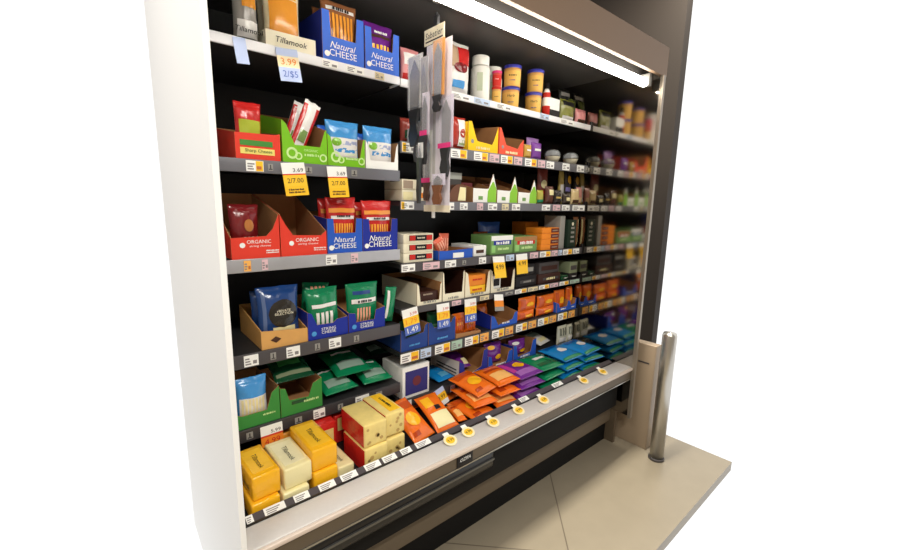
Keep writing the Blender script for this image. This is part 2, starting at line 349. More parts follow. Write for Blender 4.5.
for k, (dx, dz, rz, lb) in enumerate(((.32, .012, .40, 'front red and white string cheese pack leaning right in the lime green carton'), (.30, .012, .34, 'red and white string cheese pack leaning behind the front pack in the lime green carton'))):
    bag(lb, (a.x+w*dx, a.y+.05+.06*k, a.z+dz+.006), .055, .20, .022, WHTF, [('r', REDF, 'label', .0, .25, .06, .94), ('r', REDF, 'label', .8, 1, .06, .94), ('r', film('leafy_print', (120, 150, 80)), 'label', .3, .75, .3, .5)], rot=(0, rz, 0), seed=10+k, cat='string cheese pack', name='string_cheese_pack')
t, a, w = green('lime green carton full of blue-topped bags on the second shelf', 328.2, 365, .104, .098, .032, .12, GRNC, GRNC, .2, .86, 0); leafprint(t, w, PALEG)
BL = [('r', WHTF, 'label', .08, .92, .12, .62), ('e', film('lime_dot', (130, 190, 60)), 'dot', .24, .52, .14, .09), ('r', SKYF, 'stripe', .2, .9, .30, .40), ('r', film('lilac_print', (170, 180, 215)), 'stripe', .42, .9, .47, .56)]
for k in range(2): bag(('front', 'second')[k]+' blue-topped organic string cheese bag in the full lime green carton', (a.x+w*.5, a.y+.035+.065*k, a.z+.004), w*.9, .150-.01*k, .045, SKYF if k == 0 else BLUF, BL, seed=13+k)
a, w = span(366, 398, 1, .006, 'L'); t = thing('display_box', 'plain white carton with a blue-topped bag at the right end of the second shelf', 'display box', a)
carton(t, w, .28, None, .11, [(0, .098), (w*.06, .085), (w*.14, .03), (w*.88, .03), (w*.95, .085), (w, .1)], WHITE)
bag('blue-topped white string cheese bag in the plain white carton', (a.x+w*.5, a.y+.035, a.z+.004), w*.9, .150, .045, SKYF, BL, seed=15)
bag('second blue-topped bag behind the first in the plain white carton', (a.x+w*.5, a.y+.1, a.z+.004), w*.9, .13, .045, BLUF, BL[:1], seed=16)
# ---- third shelf, left
def organic(label, p0, p1, top, lit):
    a, w = span(p0, p1, 2, .006, 'L'); t = thing('display_box', label, 'display box', a)
    carton(t, w, .28, None, .20, [(w*u, z) for u, z in top], REDC)
    text('ORGANIC', w*.5, WHITE, t, (w*.56, -.002, .052)); text('string cheese', w*.44, WHITE, t, (w*.58, -.002, .038), hmax=.008)
    text('~2', w*.28, WHITE, t, (w*.84, -.002, .02), hmax=.014)
    MB().lathe([(0, 0, WHITE), (.008, 0, WHITE)], 14).build('seal', t, (w*.22, -.0015, .042), (PI/2, 0, 0)); return a, w
a, w = organic('red ORGANIC carton with dark red bags at the left end of the third shelf', 232, 280.5, [(0, .065), (.72, .068), (.86, .09), (1, .135)], 0)
bag('dark red string cheese bag in the leftmost red ORGANIC carton', (a.x+w*.38, a.y+.06, a.z+.004), w*.62, .16, .05, MAROF, [('e', film('gold_print', (190, 120, 60)), 'label', .6, .6, .16, .12), ('s', film('green_white_sticks', (170, 205, 185)), 'cheese_sticks', .4, .95, .08, .38, 4)], seed=20)
a, w = organic('nearly empty red ORGANIC carton beside the blue boxes on the third shelf', 281.5, 327, [(0, .135), (.12, .1), (.26, .068), (.88, .065), (.95, .075), (1, .08)], 0)
t2 = thing('string_cheese_pack', 'last red string cheese pack lying flat inside the nearly empty red carton', 'string cheese pack', (a.x+w*.55, a.y+.03, a.z+.022), (-1.5, 0, 0)); bag_mesh(t2, w*.7, .15, .022, REDF, seed=21)
RR = [('r', film('sunset_orange', (236, 150, 60)), 'stripe', .05, .95, .72, .80), ('r', WHTF, 'stripe', .1, .9, .60, .66), ('s', ORCH, 'cheese_sticks', .14, .86, .2, .52, 8)]
natural('blue Natural CHEESE carton left of its twin on the third shelf', 328, 362.5, 2, .120, .070, BLUC, BLUD, 'front red-topped bag of cheese sticks in the left blue carton, third shelf', REDF, .19, RR, .14, 22, [('~1', .05, INK, .5, .66, 0)])
natural('darker blue Natural CHEESE carton at the right end of the third shelf', 363.2, 397.5, 2, .118, .07, BLUD, BLUD, 'front red-topped bag of cheese sticks in the darker blue carton on the third shelf', REDF, .18, RR, .13, 24, [('~1', .05, INK, .5, .64, 0)])
# ---- fourth shelf, left
a, w = span(262, 308, 3, .006, 'L'); t = thing('display_tray', 'tan cardboard tray with a dark diamond mark holding a blue bag', 'display tray', a)
carton(t, w, .26, None, .10, [(0, .062), (w, .048)], TAN, TAN)
MB().prism([(-.017, 0), (0, -.011), (.017, 0), (0, .011)], 0, .001, lambda p, q, c: (p, c, q), BROWN, BROWN, BROWN).build('diamond_mark', t, (w*.3, -.0012, .028))
bag('blue cheese bag with a black hexagonal label in the tan tray', (a.x+w*.49, a.y+.05, a.z+.006), w*.92, .188, .055, NAVYF, [('e', film('black_label', (40, 36, 30)), 'label', .56, .52, .36, .25), ('r', PALE, 'window', .3, .85, .08, .28), ('r', film('grey_blue', (90, 110, 150)), 'stripe', .08, .16, .1, .92)], seed=30, rot=(-.05, 0, 0),
    txt=[('PRIVATE\nSELECTION', .06, CREAM, .57, .54, 0)])
bag('blue cheese bag behind the first one in the tan tray', (a.x+w*.48, a.y+.13, a.z+.006), w*.9, .165, .05, NAVYF, seed=31)
ST = [('s', WHTF, 'cheese_sticks', .22, .8, .12, .5, 4), ('r', WHTF, 'label', .12, .9, .60, .68)]
a, w = span(308.5, 348, 3, .006, 'L'); t = thing('display_box', 'royal blue carton with a green bag leaning left next to the tan tray', 'display box', a)
carton(t, w, .26, None, .11, [(0, .10), (w*.1, .095), (w*.22, .052), (w*.62, .05), (w*.72, .062), (w, .066)], BLUD)
text('STRING\nCHEESE', w*.36, WHITE, t, (w*.5, -.002, .028), hmax=.022); MB().lathe([(0, 0, SKYF), (.009, 0, SKYF)], 14).build('seal', t, (w*.14, -.0015, .022), (PI/2, 0, 0))
bag('green string cheese bag tilted left in the carton next to the tan tray', (a.x+w*.5, a.y+.04, a.z+.008), w*.82, .165, .045, GRNF, ST, rot=(0, -.05, 0), seed=32)
bag('green striped bag at the back of the carton next to the tan tray', (a.x+w*.45, a.y+.12, a.z+.03), w*.7, .15, .05, GRNF, [('s', film('salmon_sticks', (226, 160, 130)), 'cheese_sticks', .25, .85, .55, .92, 4)], rot=(0, .1, 0), seed=33)
a, w = span(349, 385, 3, .006, 'L'); t = thing('display_box', 'royal blue carton with an upright green bag at the right of the fourth shelf', 'display box', a)
carton(t, w, .26, None, .11, [(0, .075), (w*.18, .07), (w*.2, .036), (w*.7, .036), (w*.74, .072), (w, .08)], BLUD)
text('STRING\nCHEESE', w*.36, WHITE, t, (w*.48, -.002, .02), hmax=.02); MB().lathe([(0, 0, SKYF), (.009, 0, SKYF)], 14).build('seal', t, (w*.14, -.0015, .02), (PI/2, 0, 0))
bag('upright green string cheese bag in the right blue carton of the fourth shelf', (a.x+w*.49, a.y+.04, a.z+.006), w*.88, .17, .045, GRNF, [('s', film('salmon_sticks', (0, 0, 0)), 'cheese_sticks', .25, .72, .1, .46, 5), ('r', WHTF, 'label', .1, .9, .56, .66), ('r', NAVYF, 'label', .15, .7, .76, .84)], seed=34, txt=[('~1', .06, INK, .5, .61, 0)])
bag('green bag slumped against the right end of the fourth shelf', (a.x+w+.026, a.y+.03, a.z+.008), .05, .14, .03, GRNF, [('r', WHTF, 'label', .1, .3, .1, .9)], rot=(0, .16, 0), seed=35)
# ---- fifth shelf, left
a, w = span(233, 280.5, 4, .006, 'L'); t = thing('display_box', 'green carton at the left end of the lowest left shelf', 'display box', a)
carton(t, w, .26, None, .10, [(0, .06), (w*.2, .045), (w*.72, .045), (w*.84, .10), (w, .118)], GRND)
text('~1', w*.26, PALEG, t, (w*.76, -.002, .032), shear=.3)
bag('blue-topped white string cheese bag in the leftmost green carton', (a.x+w*.48, a.y+.04, a.z+.006), w*.66, .15, .05, SKYF, [('r', WHTF, 'label', .05, .95, .1, .58), ('s', PALE, 'cheese_sticks', .1, .9, .18, .56, 7), ('e', film('green_oval', (40, 130, 80)), 'label', .62, .15, .25, .06)], seed=40)
a, w = span(281.5, 322.5, 4, .006, 'L'); t = thing('display_box', 'green carton with a dark green bag on top beside the lying green bags', 'display box', a)
carton(t, w, .26, None, .085, [(0, .105), (w*.12, .10), (w*.2, .055), (w*.66, .05), (w*.78, .095), (w, .108)], GRND)
text('~1', w*.36, PALEG, t, (w*.72, -.002, .038), shear=.3); panel(t, w*.25, w*.6, .036, .048, DGRNF)
bag('dark green cheese bag lying tilted over the green carton', (a.x+w*.45, a.y+.03, a.z+.112), w*.95, .16, .032, DGRNF, [('r', film('grey_green', (130, 140, 110)), 'label', .05, .95, .1, .2), ('r', film('bright_green', (60, 140, 70)), 'label', .2, .8, .4, .6)], rot=(-1.25, 0, 0), seed=41)
bag('dark red cheese bag behind the dark green bag on the lowest left shelf', (a.x+w*.55, a.y+.19, a.z+.115), w*.6, .10, .03, MAROF, [('r', WHTF, 'label', .7, .95, .1, .6)], rot=(-.5, .3, 0), seed=42)
for k, (p, dy, dz, sc, rz, lb) in enumerate(((343, .02, .026, .9, .06, 'green cheese bag lying flat next to the green carton'), (379, .015, .026, .85, -.05, 'green cheese bag lying at the right end of the lowest left shelf'), (356, .04, .074, 1.0, -.03, 'green cheese bag lying on top of the two flat green bags'), (380, .27, .028, .8, .1, 'dark green bag lying at the back of the lowest left shelf'))):
    q = at(p, 4, dy, 'L'); bag(lb, (q.x, q.y, q.z+dz), .15*sc, .22*sc, .042, GRNF if k < 3 else DGRNF, [('r', film('silver_window', (150, 175, 160)), 'window', .15, .85, .12, .34), ('r', WHTF, 'label', .2, .8, .62, .68)], rot=(-1.45, 0, rz), seed=43+k)

# ================================================================== right shelves
def rbag(label, p0, p1, py, sh, mf, reg=(), dy=.03, d=.035, rot=(0, 0, 0), seed=0, cat='cheese bag', name='cheese_bag', txt=None, dz=.002, group=None):
    a, w = span(p0, p1, sh, dy); h = hgt(py, a)-dz
    return bag(label, (a.x+w/2, a.y+d*.2, a.z+dz), w, h, d, mf, reg, rot, seed, cat, group, txt, name)
def rbox(label, p0, p1, pyb, pyt, sh, m, mf=None, dy=.012, d=.12, panels=(), txt=(), cat='cheese box', name='cheese_box', z0=None, group=None, rz=0, bev=.002):
    a, w = span(p0, p1, sh, dy); z = a.z if pyb is None else ZA(pyb, a.x, a.y); z = max(z, a.z) if z0 is None else z0
    h = ZA(pyt, a.x, a.y)-z
    t = thing(name, label, cat, (a.x, a.y, z), (0, 0, rz), group); carton_box(t, w, d, h, m, mf, bev)
    for x0, x1, y0, y1, pm in panels: panel(t, w*x0, w*x1, h*y0, h*y1, pm)
    for s, tw, tm, u, v in txt: text(s, w*tw, tm, t, (w*u, -.0028, h*v), hmax=h*.5)
    return t, a, w, h
def rcarton(label, p0, p1, top, sh, out, side=None, dy=.006, d=.28, hb=None, inn=KRAFT, txt=(), name='display_box'):
    """top = (u, image row) of the front edge, at the left end's depth"""
    a, w = span(p0, p1, sh, dy); pts = [(w*u, ZA(py, a.x+w*u, a.y)-a.z) for u, py in top]
    t = thing(name, label, 'display box' if name == 'display_box' else 'display tray', a)
    carton(t, w, d, None, hb or max(p[1] for p in pts)*1.15, pts, out, inn, side)
    for s, tw, tm, u, v in txt: text(s, w*tw, tm, t, (w*u, -.002, v), hmax=.018)
    return t, a, w
def lathe_thing(name, label, cat, p, sh, r, parts, dy=.05, group=None, dz=0):
    a = at(p, sh, dy); t = thing(name, label, cat, (a.x, a.y, a.z+dz), group=group)
    for pn, prof in parts: MB().lathe(prof).build(pn, t)
    return t
def inbag(label, a, w, wu, py, mf, reg=(), seed=0, u=.5, dy=.035, d=.034):   # bag standing inside a carton
    return bag(label, (a.x+w*u, a.y+dy, a.z+.006), w*wu, ZA(py, a.x, a.y+dy)-a.z-.006, d, mf, reg, seed=seed)
# ---- top shelf
rbag('pink and white bag on the top shelf just left of the hanging knife strip', 401, 419, 46, 0, film('pink_film', (228, 150, 150)), [('r', WHTF, 'label', .1, .9, .5, .85), ('r', REDF, 'label', .05, .95, .08, .25)], seed=50)
rbag('red-topped white bag just right of the knife strip on the top shelf', 446, 469, 38, 0, WHTF, [('r', REDF, 'label', .38, .98, .56, .94), ('r', film('beige_print', (190, 160, 130)), 'label', .04, .36, .5, .94), ('r', SKYF, 'label', .2, .7, .12, .26), ('e', MAROF, 'dot', .5, .5, .3, .1)], d=.06, seed=51)
JW = mat('white_plastic', (238, 238, 230), .35)
for k, (p, dy, sc, lb) in enumerate(((479.5, .05, 1, 'large white plastic jar with a ribbed lid on the top shelf'), (492, .10, .96, 'second white jar half hidden behind the large one on the top shelf'))):
    r = .042; hh = hgt(57, at(479, 0, .05))*sc
    t = lathe_thing('plastic_jar', lb, 'jar', p, 0, r, [('body', [(0, 0, JW), (r*.95, 0, JW), (r, .006, JW), (r, hh*.72, JW), (r*.82, hh*.78, JW), (0, hh*.78, JW)]),
        ('lid', [(r*.86, hh*.785, JW), (r*.9, hh*.80, JW), (r*.9, hh*.985, JW), (r*.84, hh, JW), (0, hh, JW)])], dy)
    MB().box(-.012, .012, -.0006, .0006, 0, hh*.4, card('pale_sage', (196, 206, 178))).build('label_stripe', t, (-.72*r, -.72*r, hh*.2), (0, 0, -PI/4))
def ttub(label, p, py0, py1, r, mc, ml, mlab, txt, dz=0, dy=.05, grp=None):
    a = at(p, 0, dy); hh = ZA(py1, a.x, a.y)-ZA(py0, a.x, a.y)
    return tub(label, (a.x, a.y, a.z+dz), r, hh, mc, ml, mlab, txt, grp), hh
BLID = mat('blue_plastic_lid', (62, 62, 170), .35); OCUP = mat('tan_orange_cup', (226, 168, 92), .4); OLAB = card('apricot_label', (240, 190, 96)); RCUP = mat('red_cup', (206, 74, 60), .4)
_, h1 = ttub('small orange cup under the red cup beside the white jars', 496, 100, 83, .021, OCUP, RED, OLAB, [('~1', .022, INK, .4, .2)], dy=.03, grp='small cups beside the white jars')
ttub('small red cup stacked on the orange cup beside the white jars', 496, 83, 67, .021, RCUP, PINK, RED, [('~1', .02, WHITE, .45, .2)], dz=h1, dy=.03, grp='small cups beside the white jars')
for k, (p, pm, lb) in enumerate(((510, (105, 84, 62), 'left'), (532.5, (110, 89, 66), 'right'))):
    _, h1 = ttub('lower apricot spread tub with blue lid in the %s stack, top shelf' % lb, p, pm[0], pm[1], 0.041, OCUP, BLID, OLAB, [('Herb', .042, INK, .55, .2), ('~1', .036, BLUD, .25, 0)], grp='blue-lidded spread tubs on the top shelf')
    ttub('upper apricot spread tub with blue lid in the %s stack, top shelf' % lb, p+1, pm[1], pm[2], 0.041, OCUP, BLID, OLAB, [('~1', .044, INK, .5, .2), ('~1', .034, PURP, .28, 0)], dz=h1, grp='blue-lidded spread tubs on the top shelf')
a = at(545.5, 0, .03); hh = hgt(83, a); r = .02
t = lathe_thing('small_bottle', 'slim red and white bottle with dark cap right of the blue-lidded tubs', 'bottle', 545.5, 0, r, [('body', [(0, 0, WHITE), (r, 0, RED), (r, hh*.3, WHITE), (r, hh*.55, RED), (r*.9, hh*.7, WHITE), (r*.5, hh*.82, WHITE), (0, hh*.82, WHITE)]), ('cap', [(r*.55, hh*.82, INK), (r*.55, hh, INK), (0, hh, INK)])], .03)
t, a, w, h = rbox('white square box on a black base right of the slim bottle on the top shelf', 549, 559, None, 97, 0, WHITE, d=.08, panels=((.0, 1, 0, .38, INK),))
rbag('olive green pouch with white foot beside the white box on the top shelf', 560, 573.5, 98, 0, film('olive_film', (128, 130, 52)), [('r', WHTF, 'label', .1, .9, .08, .22), ('r', INK, 'label', .1, .9, .7, .95)], seed=52)
rbag('dark pouch with a pale top edge at the back of the top shelf', 561, 580, 88, 0, film('black_film', (38, 38, 36)), [('r', GREYF, 'label', .1, .9, .82, .94)], dy=.14, seed=53)
rbag('dark green pouch leaning at the back near the end of the top shelf', 577, 588, 98, 0, film('olive_dark_film', (84, 92, 44)), [('r', DGREY, 'label', .1, .9, .3, .5)], dy=.10, seed=54)
rbag('low pink pack at the right end of the top shelf', 575.5, 590, 108, 0, film('rose_film', (220, 140, 140)), [('r', BROWN, 'label', .1, .9, .1, .3)], seed=55)
# ---- second shelf
rbag('red and green cheese bag left of the knife strip on the second right shelf', 401, 412, 117, 1, film('brick_film', (150, 60, 50)), [('r', DGRNF, 'label', .2, .9, .2, .5)], seed=56, dy=.05)
t, a, w, h = rbox('small white box in front of the red and green bag on the second right shelf', 411, 422, None, 128, 1, WHITE, d=.03, panels=((.1, .9, .1, .4, card('pale_violet', (180, 160, 200))),))
rbag('red bag with white pictured panel beside the empty bright yellow carton', 448.5, 465.5, 115, 1, film('rust_film', (170, 52, 40)), [('r', WHTF, 'label', .45, .97, .1, .92), ('e', film('rust_film', (0, 0, 0)), 'picture', .7, .5, .2, .14), ('r', film('sage_film', (150, 170, 120)), 'label', .5, .92, .14, .3)], d=.045, seed=57)
t, a, w = rcarton('empty bright yellow carton with kraft inside on the second right shelf', 468, 497.5, [(0, 121), (.1, 121), (.26, 138), (.3, 141), (.8, 145), (.86, 141), (1, 127)], 1, LEMON, txt=[('~1', .5, PALE, .5, .016)])
MB().lathe([(0, 0, GREYC), (.009, 0, GREYC)], 14).build('seal', t, (w*.13, -.0015, .04), (PI/2, 0, 0))
t, a, w = rcarton('empty coral red carton with kraft inside on the second right shelf', 499, 523, [(0, 127), (.06, 128), (.28, 145), (.76, 149), (.86, 144), (1, 140)], 1, CORAL, txt=[('~1', .5, PALE, .5, .014)])
MB().lathe([(0, 0, GREYC), (.008, 0, GREYC)], 14).build('seal', t, (w*.13, -.0015, .035), (PI/2, 0, 0))
for k, (p0, p1, py, m, dy, lb) in enumerate(((524, 531, 144, film('mustard_film', (200, 160, 70)), .01, 'mustard yellow snack pack beside the coral carton'), (531, 541, 142, film('violet_film', (120, 60, 150)), .02, 'violet snack pack between the coral carton and the clear bowls'), (526, 538, 137, film('violet_pale', (150, 110, 170)), .10, 'pale violet snack pack behind the mustard and violet packs'))):
    rbag(lb, p0, p1, py, 1, m, [('r', WHTF, 'label', .2, .8, .5, .62)], dy=dy, d=.022, seed=60+k, cat='snack pack', name='snack_pack')
GLS = mat('clear_plastic', (215, 220, 222), .08, alpha=.35)
for k, (p, m, lb) in enumerate(((552, film('toffee', (150, 92, 50)), 'clear domed bowl with a golden label on the second right shelf'), (570, film('dim_grey', (70, 66, 60)), 'clear domed bowl with a grey label right of the golden one'))):
    r = .041
    t = lathe_thing('deli_bowl', lb, 'bowl', p, 1, r, [('bowl', [(0, 0, CREAM), (r*.7, 0, CREAM), (r, .03, INK), (r*1.04, .032, INK), (0, .033, m)]), ('dome_lid', [(r*1.02, .034, GLS), (r*.95, .052, GLS), (r*.6, .064, GLS), (0, .066, GLS)])], .045)
    MB().lathe([(0, 0, m), (.018, 0, m)], 16).build('label', t, (0, -.012, .0675), (.25, 0, 0))
t, a, w, h = rbox('flat black cheese box at the right end of the second right shelf', 579, 590, None, 166, 1, INK, panels=((.15, .85, .3, .6, DGREY),), d=.1)
# ---- third shelf
for k, (z0, z1, lb) in enumerate(((0, .042, 'cream cheese box with an amber window, lower of two left of the knife strip'), (.043, .082, 'cream cheese box with a dark band, upper of two left of the knife strip'))):
    a, w = span(402, 428, 2, .012); t = thing('cheese_box', lb, 'cheese box', (a.x, a.y, a.z+z0))
    carton_box(t, w, .13, z1-z0, CREAM); panel(t, w*.55, w*.92, .012, .032, (ORG, INK)[k], name='window'); panel(t, w*.05, w*.4, .004, .034, (PALE, TAUPE)[k])
a, w = span(449, 466, 2, .01); t = thing('cheese_wedge', 'half-round cheese with brown rind and cream label in front of grey box', 'cheese wedge', (a.x, a.y, a.z))
pr = [(0, 0)]+[(w*.62-w*.62*math.cos(q*PI/2/8), .075*math.sin(q*PI/2/8)**.8) for q in range(0, 9)]+[(w, .068), (w, 0)]
MB().prism(pr[1:], 0, .07, lambda x, z, c: (x, c, z), mat('brown_rind', (104, 62, 36), .5), BROWN, BROWN).build('rind', t)
MB().prism([(w*.5, .006), (w*.96, .006), (w*.96, .062), (w*.62, .064)], -.0014, -.0004, lambda x, z, c: (x, c, z), PALE, PALE, PALE).build('label', t)
t, a, w, h = rbox('tall grey box with a white clear top behind the half-round cheese', 447, 461, None, 172, 2, mat('dusk_grey', (72, 66, 60), .4), dy=.09, d=.14, panels=((.0, 1, .78, 1, card('milky', (196, 200, 190))),))
for k, (p0, p1, ph, pt, nm) in enumerate(((473, 496, 188, 174, 'left'), (497, 517, 190, 177, 'middle'), (518, 536, 192, 180, 'right'))):
    t, a, w = rcarton('white-fronted kraft carton with a green pointed corner, %s one of the row of three' % nm, p0, p1, [(0, ph), (.58, ph+1), (.66, ph+.5), (.84, pt), (1, ph+1)], 2, WHITE, d=.30, hb=.135, side=KRAFT)
    hz = ZA(pt, a.x+w*.84, a.y)-a.z; g = card('fresh_green', (140, 200, 60))
    MB().prism([(w*.6, .002), (w*.995, .002), (w*.985, hz*.5), (w*.87, hz*.72), (w*.81, hz*.72), (w*.62, hz*.4)], -.0012, -.0003, lambda x, z, c: (x, c, z), g, g, g).build('corner_print', t)
    panel(t, w*.22, w*.4, .012, .028, SAGE)
    if k < 2: bag(('reddish cheese pack inside the left green-cornered carton', 'brown cheese pack inside the middle green-cornered carton')[k], (a.x+w*.42, a.y+.12, a.z+.006), w*.6, .085, .03, (film('mauve_film', (140, 74, 76)), film('umber', (104, 62, 44)))[k], seed=66+k)
for k, q in enumerate((
    (537, 543, 190, film('gold_green', (176, 170, 70)), .008, 'yellow-green pack right of the green-cornered cartons', [('r', GRNF, 'label', 0, 1, .05, .3)]),
    (536.5, 546.5, 168, film('redbrown', (130, 58, 48)), .11, 'tall red-brown pouch standing behind the yellow-green pack', [('e', PALE, 'label', .5, .56, .3, .12), ('r', REDF, 'label', .1, .9, .28, .36)]),
    (545, 553, 186, film('umber2', (92, 52, 40)), .012, 'dark brown pack with a cream corner on the third right shelf', [('r', PALE, 'label', .3, .9, .5, .8)]),
    (554, 561, 190, film('coal', (44, 38, 36)), .012, 'black pack with gold line left of the cream wedge', [('r', film('goldline', (200, 170, 90)), 'label', .1, .9, .4, .52)]),
    (558, 562.5, 171, film('pale_gold', (214, 190, 110)), .10, 'slim gold and white tube pack at the back of the third right shelf', [('r', WHTF, 'label', .1, .9, .1, .6)]),
    (568, 578, 170, film('ink_film', (48, 44, 50)), .10, 'tall black pack with yellow dots and a violet band on the third right shelf', [('r', film('lilac', (150, 140, 210)), 'label', .05, .95, .38, .5), ('e', YELF, 'label', .55, .72, .3, .12)]),
    (562.5, 570, 193, film('coal2', (60, 50, 40)), .012, 'low dark pack in front of the gold tube', [('r', PALE, 'label', .3, .8, .3, .6)]),
    (571, 578.5, 189, film('ivory', (214, 190, 140)), .012, 'cream wedge-shaped pack near the end of the third right shelf', [('r', BROWN, 'label', .1, .9, .1, .3)]),
    (581, 590, 187, film('dusty_pink', (176, 120, 110)), .02, 'dusty pink pack at the end of the third right shelf', [('r', film('dusty_tan', (190, 160, 120)), 'label', .1, .9, .1, .4)]))):
    rbag(q[5], q[0], q[1], q[2], 2, q[3], q[6], dy=q[4], d=.026, seed=70+k, cat='cheese pack', name='cheese_pack')
# ---- fourth shelf
zs = [(261.5, 250.5, 'bottom'), (249.5, 238.5, 'middle'), (237.5, 225, 'top')]
zc = None
for k, (pb, pt, nm) in enumerate(zs):
    a, w = span(403.5, 433, 3, .010); h = .0375; z = a.z+k*.0385
    t = thing('cheese_box', 'flat cream box with red and black label, %s one of the stack of three' % nm, 'cheese box', (a.x, a.y, z), group='stack of cream boxes')
    carton_box(t, w, .13, h, CREAM, None, .0015); panel(t, w*.18, w*.96, h*.28, h*.86, INK); panel(t, w*.2, w*.38, h*.3, h*.84, RED, -.0018, 'red_print'); panel(t, w*.76, w*.95, h*.3, h*.84, RED, -.0018, 'red_print')
    text('~1', w*.26, CREAM, t, (w*.57, -.0026, h*.58), hmax=.012)
t, a, w = rcarton('low blue tray with a white emblem holding salmon orange packs', 439, 472.5, [(0, 251), (.2, 251), (1, 248)], 3, BLUC, hb=.03, d=.25, name='display_tray')
panel(t, w*.4, w*.72, .004, .026, WHITE, name='emblem')
SALM = film('salmon_film', (224, 110, 84))
for k, (u, h, m, rz, lb) in enumerate(((.16, .07, SALM, -.5, 'salmon orange pack tilted left in the blue tray'), (.42, .10, SALM, .05, 'upright salmon orange pack in the middle of the blue tray'), (.60, .085, film('greyed_salmon', (190, 150, 130)), -.06, 'greyish pack tilted left in the right half of the blue tray'))):
    bag(lb, (a.x+w*u+(.02 if rz < -.4 else 0), a.y+.04+.036*k, a.z+.006+(.02 if rz < -.4 else 0)), .055, h, .028, m, [('s', film('peach', (240, 170, 140)), 'cheese_sticks', .15, .85, .2, .8, 3)], rot=(0, rz, 0), seed=80+k)
t, a, w, h = rbox('low white box with brown top pack between blue tray and green cartons', 473.5, 486, None, 246, 3, WHITE, d=.16, panels=((.2, .8, .3, .6, BROWN),))
rbag('brown cheese pack behind the low white box', 474, 488, 232, 3, film('copper', (160, 90, 60)), (), dy=.19, d=.04, seed=83)
for k, (p0, p1, m, lb, nm) in enumerate(((490.5, 512.5, BLUD, 'blue', 'left'), (514, 536.5, RED, 'red', 'right'))):
    py = 239+1.0*k
    t, a, w, h = rbox('sage green box with a %s name band on the fourth right shelf' % lb, p0, p1, None, py-3, 3, SAGE, d=.14, panels=((.02, .98, .74, .99, (WHITE, KRAFT)[k]), (.12, .9, .5, .74, m), (.04, .2, .1, .5, LGRN)), txt=[('~1', .6, WHITE, .52, .62), ('~1', .5, PALEG, .55, .3)])
rbag('blue and white bag lying behind the sage green boxes', 478, 500, 222, 3, film('mid_blue', (60, 100, 180)), [('r', WHTF, 'label', .1, .9, .2, .45)], dy=.25, d=.04, seed=85)
for k in range(4):
    a, w = span(541, 558, 3, .012); h = .029
    t = thing('cheese_box', 'small orange and maroon box, %s of the stack of four' % ('lowest', 'second from bottom', 'third from bottom', 'topmost')[k], 'cheese box', (a.x, a.y, a.z+k*.030), group='stack of orange and maroon boxes')
    carton_box(t, w, .11, h, (ORG, ORG, ORG, GREYC)[k] if k < 3 else ORG, None, .0015); panel(t, w*.52, w*.98, h*.12, h*.88, card('maroon_print', (110, 44, 40))); text('~1', w*.34, TAUPE, t, (w*.75, -.0028, h*.5), hmax=.012)
t, a, w, h = rbox('upright pale grey board beside the orange and maroon stack', 559, 563.5, None, 216, 3, GREYC, d=.11)
rbox('plain orange box behind the sage green boxes', 524, 537, None, 222, 3, ORG, d=.1, dy=.20)
t, a, w, h = rbox('tall dark green box with white marks near the end of the fourth right shelf', 567, 575, None, 220, 3, card('bottle_green', (30, 48, 36)), d=.11, panels=tuple((.35, .75, q, q+.07, GREYC) for q in (.2, .36, .52, .68)))
MB().lathe([(0, 0, CREAM), (.010, 0, CREAM)], 14).build('seal', t, (w*.5, -.0015, h*.86), (PI/2, 0, 0))
rbag('brown bag with a pale right edge right of the dark green box', 576, 584, 217, 3, film('sienna', (126, 80, 50)), [('r', PALE, 'label', .78, .98, .08, .92)], d=.022, seed=87)
# ---- fifth shelf
def crm(label, p0, p1, cut, post, uL, uR, inn=CHOC, d=.28, hb=.095):
    return rcarton(label, p0, p1, [(0, post), (uL*.5, post+2), (uL, cut), (uR, cut-2.5), (uR+(1-uR)*.5, post), (1, post-2)], 4, CREAM, side=CREAM, inn=inn, d=d, hb=hb, txt=[('~1', .5, GREYC, .5, .012)])
t, a, w = crm('large cream carton with dark brown boxes inside, leftmost of the cream cartons', 417, 441.5, 302, 284, .14, .9, KRAFT)
for k in range(2):
    t2 = thing('cheese_box', ('dark brown box at the front of the large cream carton', 'dark brown box standing on end behind the front one in the large cream carton')[k], 'cheese box', (a.x+w*.07, a.y+.010+.125*k, a.z+.004)); carton_box(t2, w*.84, .11, (.048, .075)[k], CHOC); text('~1', w*.4, TAUPE, t2, (w*.42, -.0028, (.038, .05)[k]), hmax=.012)
crm('cream carton with an empty dark brown inside, second on the fifth right shelf', 442.5, 464, 294, 272, .1, .9)
t, a, w = crm('cream carton holding stacked yellow and orange boxes', 465, 489.5, 294, 272, .2, .84, KRAFT)
for k, (z, h, m, lb) in enumerate(((.004, .042, YEL, 'yellow box at the bottom of the stack in the cream carton'), (.047, .05, ORG, 'orange box on the yellow one in the cream carton'))):
    t2 = thing('cheese_box', lb, 'cheese box', (a.x+w*.16, a.y+.008, a.z+z)); carton_box(t2, w*.7, .11, h, m); text('~1', w*.4, RED, t2, (w*.36, -.0028, h*.6), shear=.2, hmax=.014)
t, a, w = crm('cream carton with a white box and open brown space, fourth on the fifth right shelf', 490.5, 514, 289, 270, .12, .86)
t2 = thing('cheese_box', 'white box with dark label inside the fourth cream carton', 'cheese box', (a.x+w*.08, a.y+.012, a.z+.004)); carton_box(t2, w*.4, .1, .075, WHITE); panel(t2, w*.1, w*.34, .025, .06, INK)
